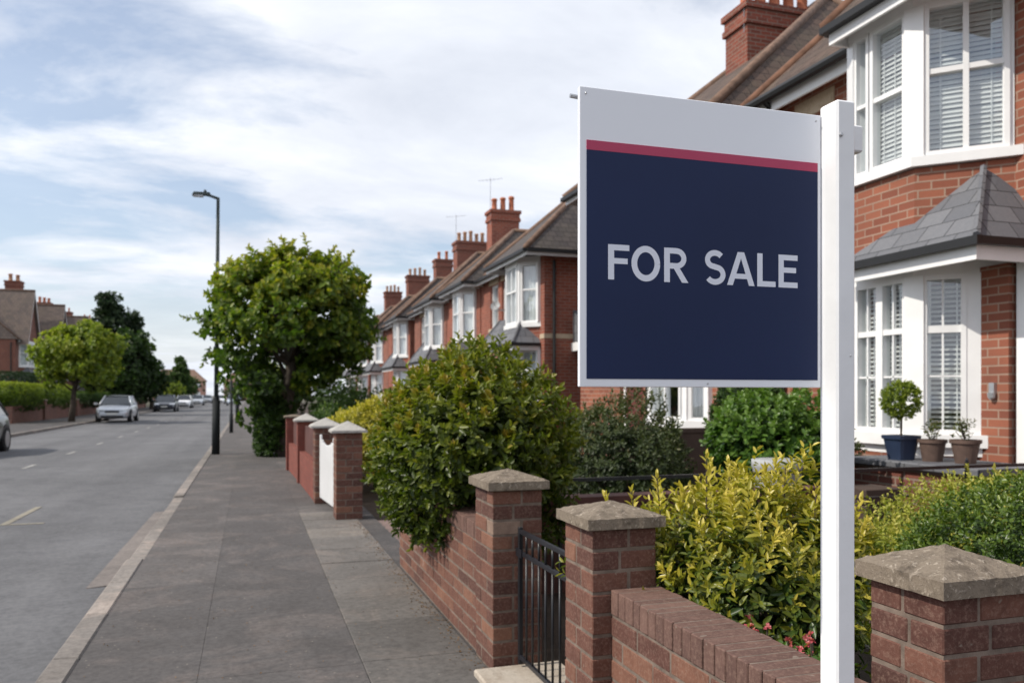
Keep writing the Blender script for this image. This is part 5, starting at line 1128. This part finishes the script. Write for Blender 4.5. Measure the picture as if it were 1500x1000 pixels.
def car(label, x, y, paint, L=4.2, W=1.75, H=1.46, facing=-1):
    """front towards -y (facing the camera) when facing = -1; built round (x, y) = middle of the front"""
    root = thing('parked_car', label, 'car', (x, y+L/2, -0.1), 'parked cars'); k = L/4.2; h = W/2; z0 = -0.1
    T = (lambda p: (x+p.x, y+p.y, z0+p.z)) if facing == -1 else (lambda p: (x-p.x, y+L-p.y, z0+p.z))
    st = [(0, .30, .56, .70), (.06, .22, .64, .80), (.22, .20, .71, .87), (.62, .20, .81, .94), (1.1, .20, .93, .985), (1.9, .20, .95, 1.0), (3.2, .20, .97, .99), (3.85, .22, .99, .94), (4.1, .28, .95, .86), (4.2, .38, .80, .76)]
    b = MB(T); rings = []
    for (yy, zb, zt, f) in st:
        hw = h*f; half = [(hw*0.80, zb), (hw*0.97, zb+0.06), (hw, zb+(zt-zb)*0.45), (hw*0.985, zb+(zt-zb)*0.72), (hw*0.93, zt-0.03), (hw*0.82, zt), (hw*0.4, zt+0.02)]
        ring = [(q, z) for q, z in half]+[(-q, z) for q, z in half[::-1]]
        rings.append([b.vt((q, yy*k, z)) for q, z in ring])
    for a, c in zip(rings, rings[1:]):
        for i in range(14): b.face([a[i], a[(i+1) % 14], c[(i+1) % 14], c[i]])
    b.face(rings[0][::-1]); b.face(rings[-1])
    bo = b.build('body', paint, root, smooth=True)
    md = bo.modifiers.new('Subdivision', 'SUBSURF'); md.levels = 1; md.render_levels = 2
    # cabin
    zt = H; zb = 0.93; B = [(1.05, .78), (2.3, .80), (3.95, .74)]; Tt = [(1.78, .60), (2.4, .63), (3.5, .56)]
    g = MB(T); lo = [(s*w*h/0.875, yy*k, zb) for s in (1,) for yy, w in B]+[(-w*h/0.875, yy*k, zb) for yy, w in B[::-1]]
    hi = [(w*h/0.875, yy*k, zt-0.05) for yy, w in Tt]+[(-w*h/0.875, yy*k, zt-0.05) for yy, w in Tt[::-1]]
    li = [g.vt(p) for p in lo]; hi_ = [g.vt(p) for p in hi]
    for i in range(6): g.face([li[i], li[(i+1) % 6], hi_[(i+1) % 6], hi_[i]])
    g.build('windows', M['car_glass'], root)
    r = MB(T)
    def lerp(a, c, t): return tuple(a[i]+(c[i]-a[i])*t for i in range(3))
    N = 6; grid = {}
    for i in range(N+1):
        for j in range(N+1):
            t = i/N; yy = (Tt[0][0]-0.06+(Tt[2][0]-Tt[0][0]+0.1)*t)*k; w = (np.interp(t, [0, .4, 1], [q[1] for q in Tt])+0.015)*h/0.875; u = -1+2*j/N
            grid[i, j] = r.vt((w*u, yy, zt-0.065+0.065*(1-(u*u)**1.5)*math.sin(math.pi*(0.12+0.76*t))))
    for i in range(N):
        for j in range(N): r.face([grid[i, j], grid[i+1, j], grid[i+1, j+1], grid[i, j+1]])
    for i in (0, 2, 3, 5, 1, 4): r.tube([lo[i], lerp(lo[i], hi[i], 1.0)], 0.035 if i not in (1, 4) else 0.03, 6)
    r.build('roof', paint, root, smooth=True)
    for s in (-1, 1):
        for yy in (0.78, 3.35):
            w = MB(T); cx = s*(h-0.10); w.tube([(cx-s*0.11, yy*k, 0.315), (cx+s*0.105, yy*k, 0.315)], 0.315, 20); wo = w.build('wheel', M['tyre'], root)
            q = MB(T); q.tube([(cx+s*0.106, yy*k, 0.315), (cx+s*0.112, yy*k, 0.315)], [0.215, 0.19], 16); q.build('rim', M['rim'], wo)
            a = MB(T); a.tube([(cx-s*0.1, yy*k, 0.34), (cx+s*0.088, yy*k, 0.34)], 0.375, 20); a.build('wheel_arch', M['black_trim'], root)
        l = MB(T); l.hexa([(s*h*.42, 0.035, .56), (s*h*.84, 0.13, .57), (s*h*.93, 0.42*k, .68), (s*h*.55, 0.25, .62), (s*h*.42, 0.05, .67), (s*h*.84, 0.16, .70), (s*h*.92, 0.46*k, .775), (s*h*.55, 0.3, .735)]); l.build('headlight', M['lamp_glass'], root)
        l = MB(T); l.cbox((s*h*.66-0.11, 4.10*k, .68), (s*h*.66+0.11, 4.19*k, .92), 0.02); l.build('tail_light', M['red_lens'], root)
        l = MB(T); l.cbox((s*(h+0.10)-0.10, 1.28*k, .92), (s*(h+0.10)+0.07, 1.42*k, 1.05), 0.03); l.build('wing_mirror', paint, root)
    l = MB(T); l.cbox((-h*.40, -0.012, .53), (h*.40, 0.06, .635), 0.012); l.cbox((-h*.62, -0.002, .245), (h*.62, 0.08, .385), 0.02); l.build('grille', M['black_trim'], root)
    l = MB(T); l.box((-0.26, -0.028, .415), (0.26, -0.013, .515)); l.build('number_plate', M['plate'], root)
    return root
silver = car_paint('silver_paint', (0.52, 0.55, 0.60)); dark = car_paint('dark_blue_paint', (0.02, 0.025, 0.04)); white = car_paint('white_paint', (0.72, 0.73, 0.75), 0.0)
grey = car_paint('grey_paint', (0.30, 0.32, 0.35)); green = car_paint('dark_grey_green_paint', (0.06, 0.07, 0.07)); blue = car_paint('pale_blue_paint', (0.40, 0.46, 0.56))
car('dark car cut off by the left picture edge, parked across the road', -6.95, 21.3, green)
car('silver hatchback facing the viewer in front of the lime green tree', -6.95, 48.0, silver)
car('dark blue car parked behind the silver hatchback', -6.95, 76.0, dark, 4.4, 1.8, 1.5)
car('white car parked behind the dark blue car', -6.95, 97.0, white)
car('pale silver car parked behind the white car, fourth along', -6.95, 122.0, silver, 4.3, 1.8, 1.5)
car('grey car far down the row of parked cars', -6.95, 150.0, grey)
car('white car coming along the middle of the far road', -4.6, 141.0, white)
car('pale blue car parked on the near side far down the road', -2.1, 118.0, blue)

# ------------------------------------------------------------------ camera, sky, sun
cam = bpy.data.cameras.new('camera'); co_ = bpy.data.objects.new('camera', cam); COL.objects.link(co_)
co_.location = (0, 0, 1.38); co_.rotation_euler = (R(90), 0, -math.atan(385/1200)); cam.lens = 28.8; cam.sensor_width = 36; cam.sensor_fit = 'HORIZONTAL'
cam.shift_y = 78/1500; cam.clip_start = 0.05; cam.clip_end = 3000
cam.dof.use_dof = True; cam.dof.focus_distance = 1.75; cam.dof.aperture_fstop = 6.0
scene.camera = co_
SUN = Vector((-0.74, 0.0, 0.70)).normalized()
sl = bpy.data.lights.new('sun', 'SUN'); sl.energy = 3.0; sl.angle = R(0.6); sl.color = (1.0, 0.93, 0.82)
so = bpy.data.objects.new('sun', sl); COL.objects.link(so); so.rotation_euler = SUN.to_track_quat('Z', 'Y').to_euler(); so.location = (-20, 0, 30)
wd = bpy.data.worlds.new('World'); scene.world = wd; wd.use_nodes = True; nt = wd.node_tree; nt.nodes.clear(); g = G(nt)
wo = nt.nodes.new('ShaderNodeOutputWorld')
sky = g.n('ShaderNodeTexSky', sky_type='NISHITA', sun_disc=False, sun_elevation=math.asin(SUN.z), sun_rotation=math.atan2(SUN.x, SUN.y), air_density=1.0, dust_density=1.5, ozone_density=1.2)
bg1 = g.n('ShaderNodeBackground', {'Strength': 0.12}); nt.links.new(sky.outputs[0], bg1.inputs[0])
vec = g.n('ShaderNodeTexCoord').outputs['Generated']
nv = g.n('ShaderNodeVectorMath', operation='NORMALIZE'); nt.links.new(vec, nv.inputs[0]); sp = g.n('ShaderNodeSeparateXYZ'); nt.links.new(nv.outputs[0], sp.inputs[0])
zc = g.math('ADD', g.math('MAXIMUM', sp.outputs[2], 0.0), 0.10)
cv = g.n('ShaderNodeCombineXYZ'); g.set(cv, 0, g.math('DIVIDE', sp.outputs[0], zc)); g.set(cv, 1, g.math('DIVIDE', sp.outputs[1], zc))
mp = g.n('ShaderNodeMapping', {'Rotation': (0, 0, R(-18)), 'Scale': (0.75, 1.0, 1), 'Location': (3.1, 1.7, 0)}); nt.links.new(cv.outputs[0], mp.inputs[0])
n1 = g.noise(mp.outputs[0], 0.5, 3, 0.5, 0.3); n2 = g.noise(mp.outputs[0], 1.3, 10, 0.62, 0.25)
d0 = Vector((-0.30, 1.1, 0.30)).normalized(); dt = g.n('ShaderNodeVectorMath', operation='DOT_PRODUCT'); nt.links.new(nv.outputs[0], dt.inputs[0]); dt.inputs[1].default_value = d0
gap = g.rng(dt.outputs['Value'], 0.95, 1.0, 0.0, 0.10)
cover = g.math('SUBTRACT', g.math('ADD', g.math('MULTIPLY', n1, 0.45), g.math('MULTIPLY', n2, 0.55)), gap)
mask = g.rng(cover, 0.39, 0.49, 0.28, 1.0)
hz = g.rng(sp.outputs[2], 0.02, 0.24, 0.8, 0.0)
mask = g.math('MAXIMUM', mask, hz)
ccol = g.ramp(g.noise(mp.outputs[0], 1.0, 9, 0.6, 0.35), [(0.32, (0.54, 0.575, 0.65)), (0.5, (0.66, 0.69, 0.755)), (0.66, (0.79, 0.81, 0.85))])
bg2 = g.n('ShaderNodeBackground', {'Strength': 1.0}); nt.links.new(ccol, bg2.inputs[0])
mx = g.n('ShaderNodeMixShader'); g.set(mx, 0, mask); nt.links.new(bg1.outputs[0], mx.inputs[1]); nt.links.new(bg2.outputs[0], mx.inputs[2]); nt.links.new(mx.outputs[0], wo.inputs[0])
scene.view_settings.view_transform = 'Standard'; scene.view_settings.look = 'None'; scene.view_settings.exposure = 0.45; scene.view_settings.gamma = 1.0
scene.cycles.max_bounces = 6; scene.cycles.transparent_max_bounces = 12; scene.cycles.use_denoising = True
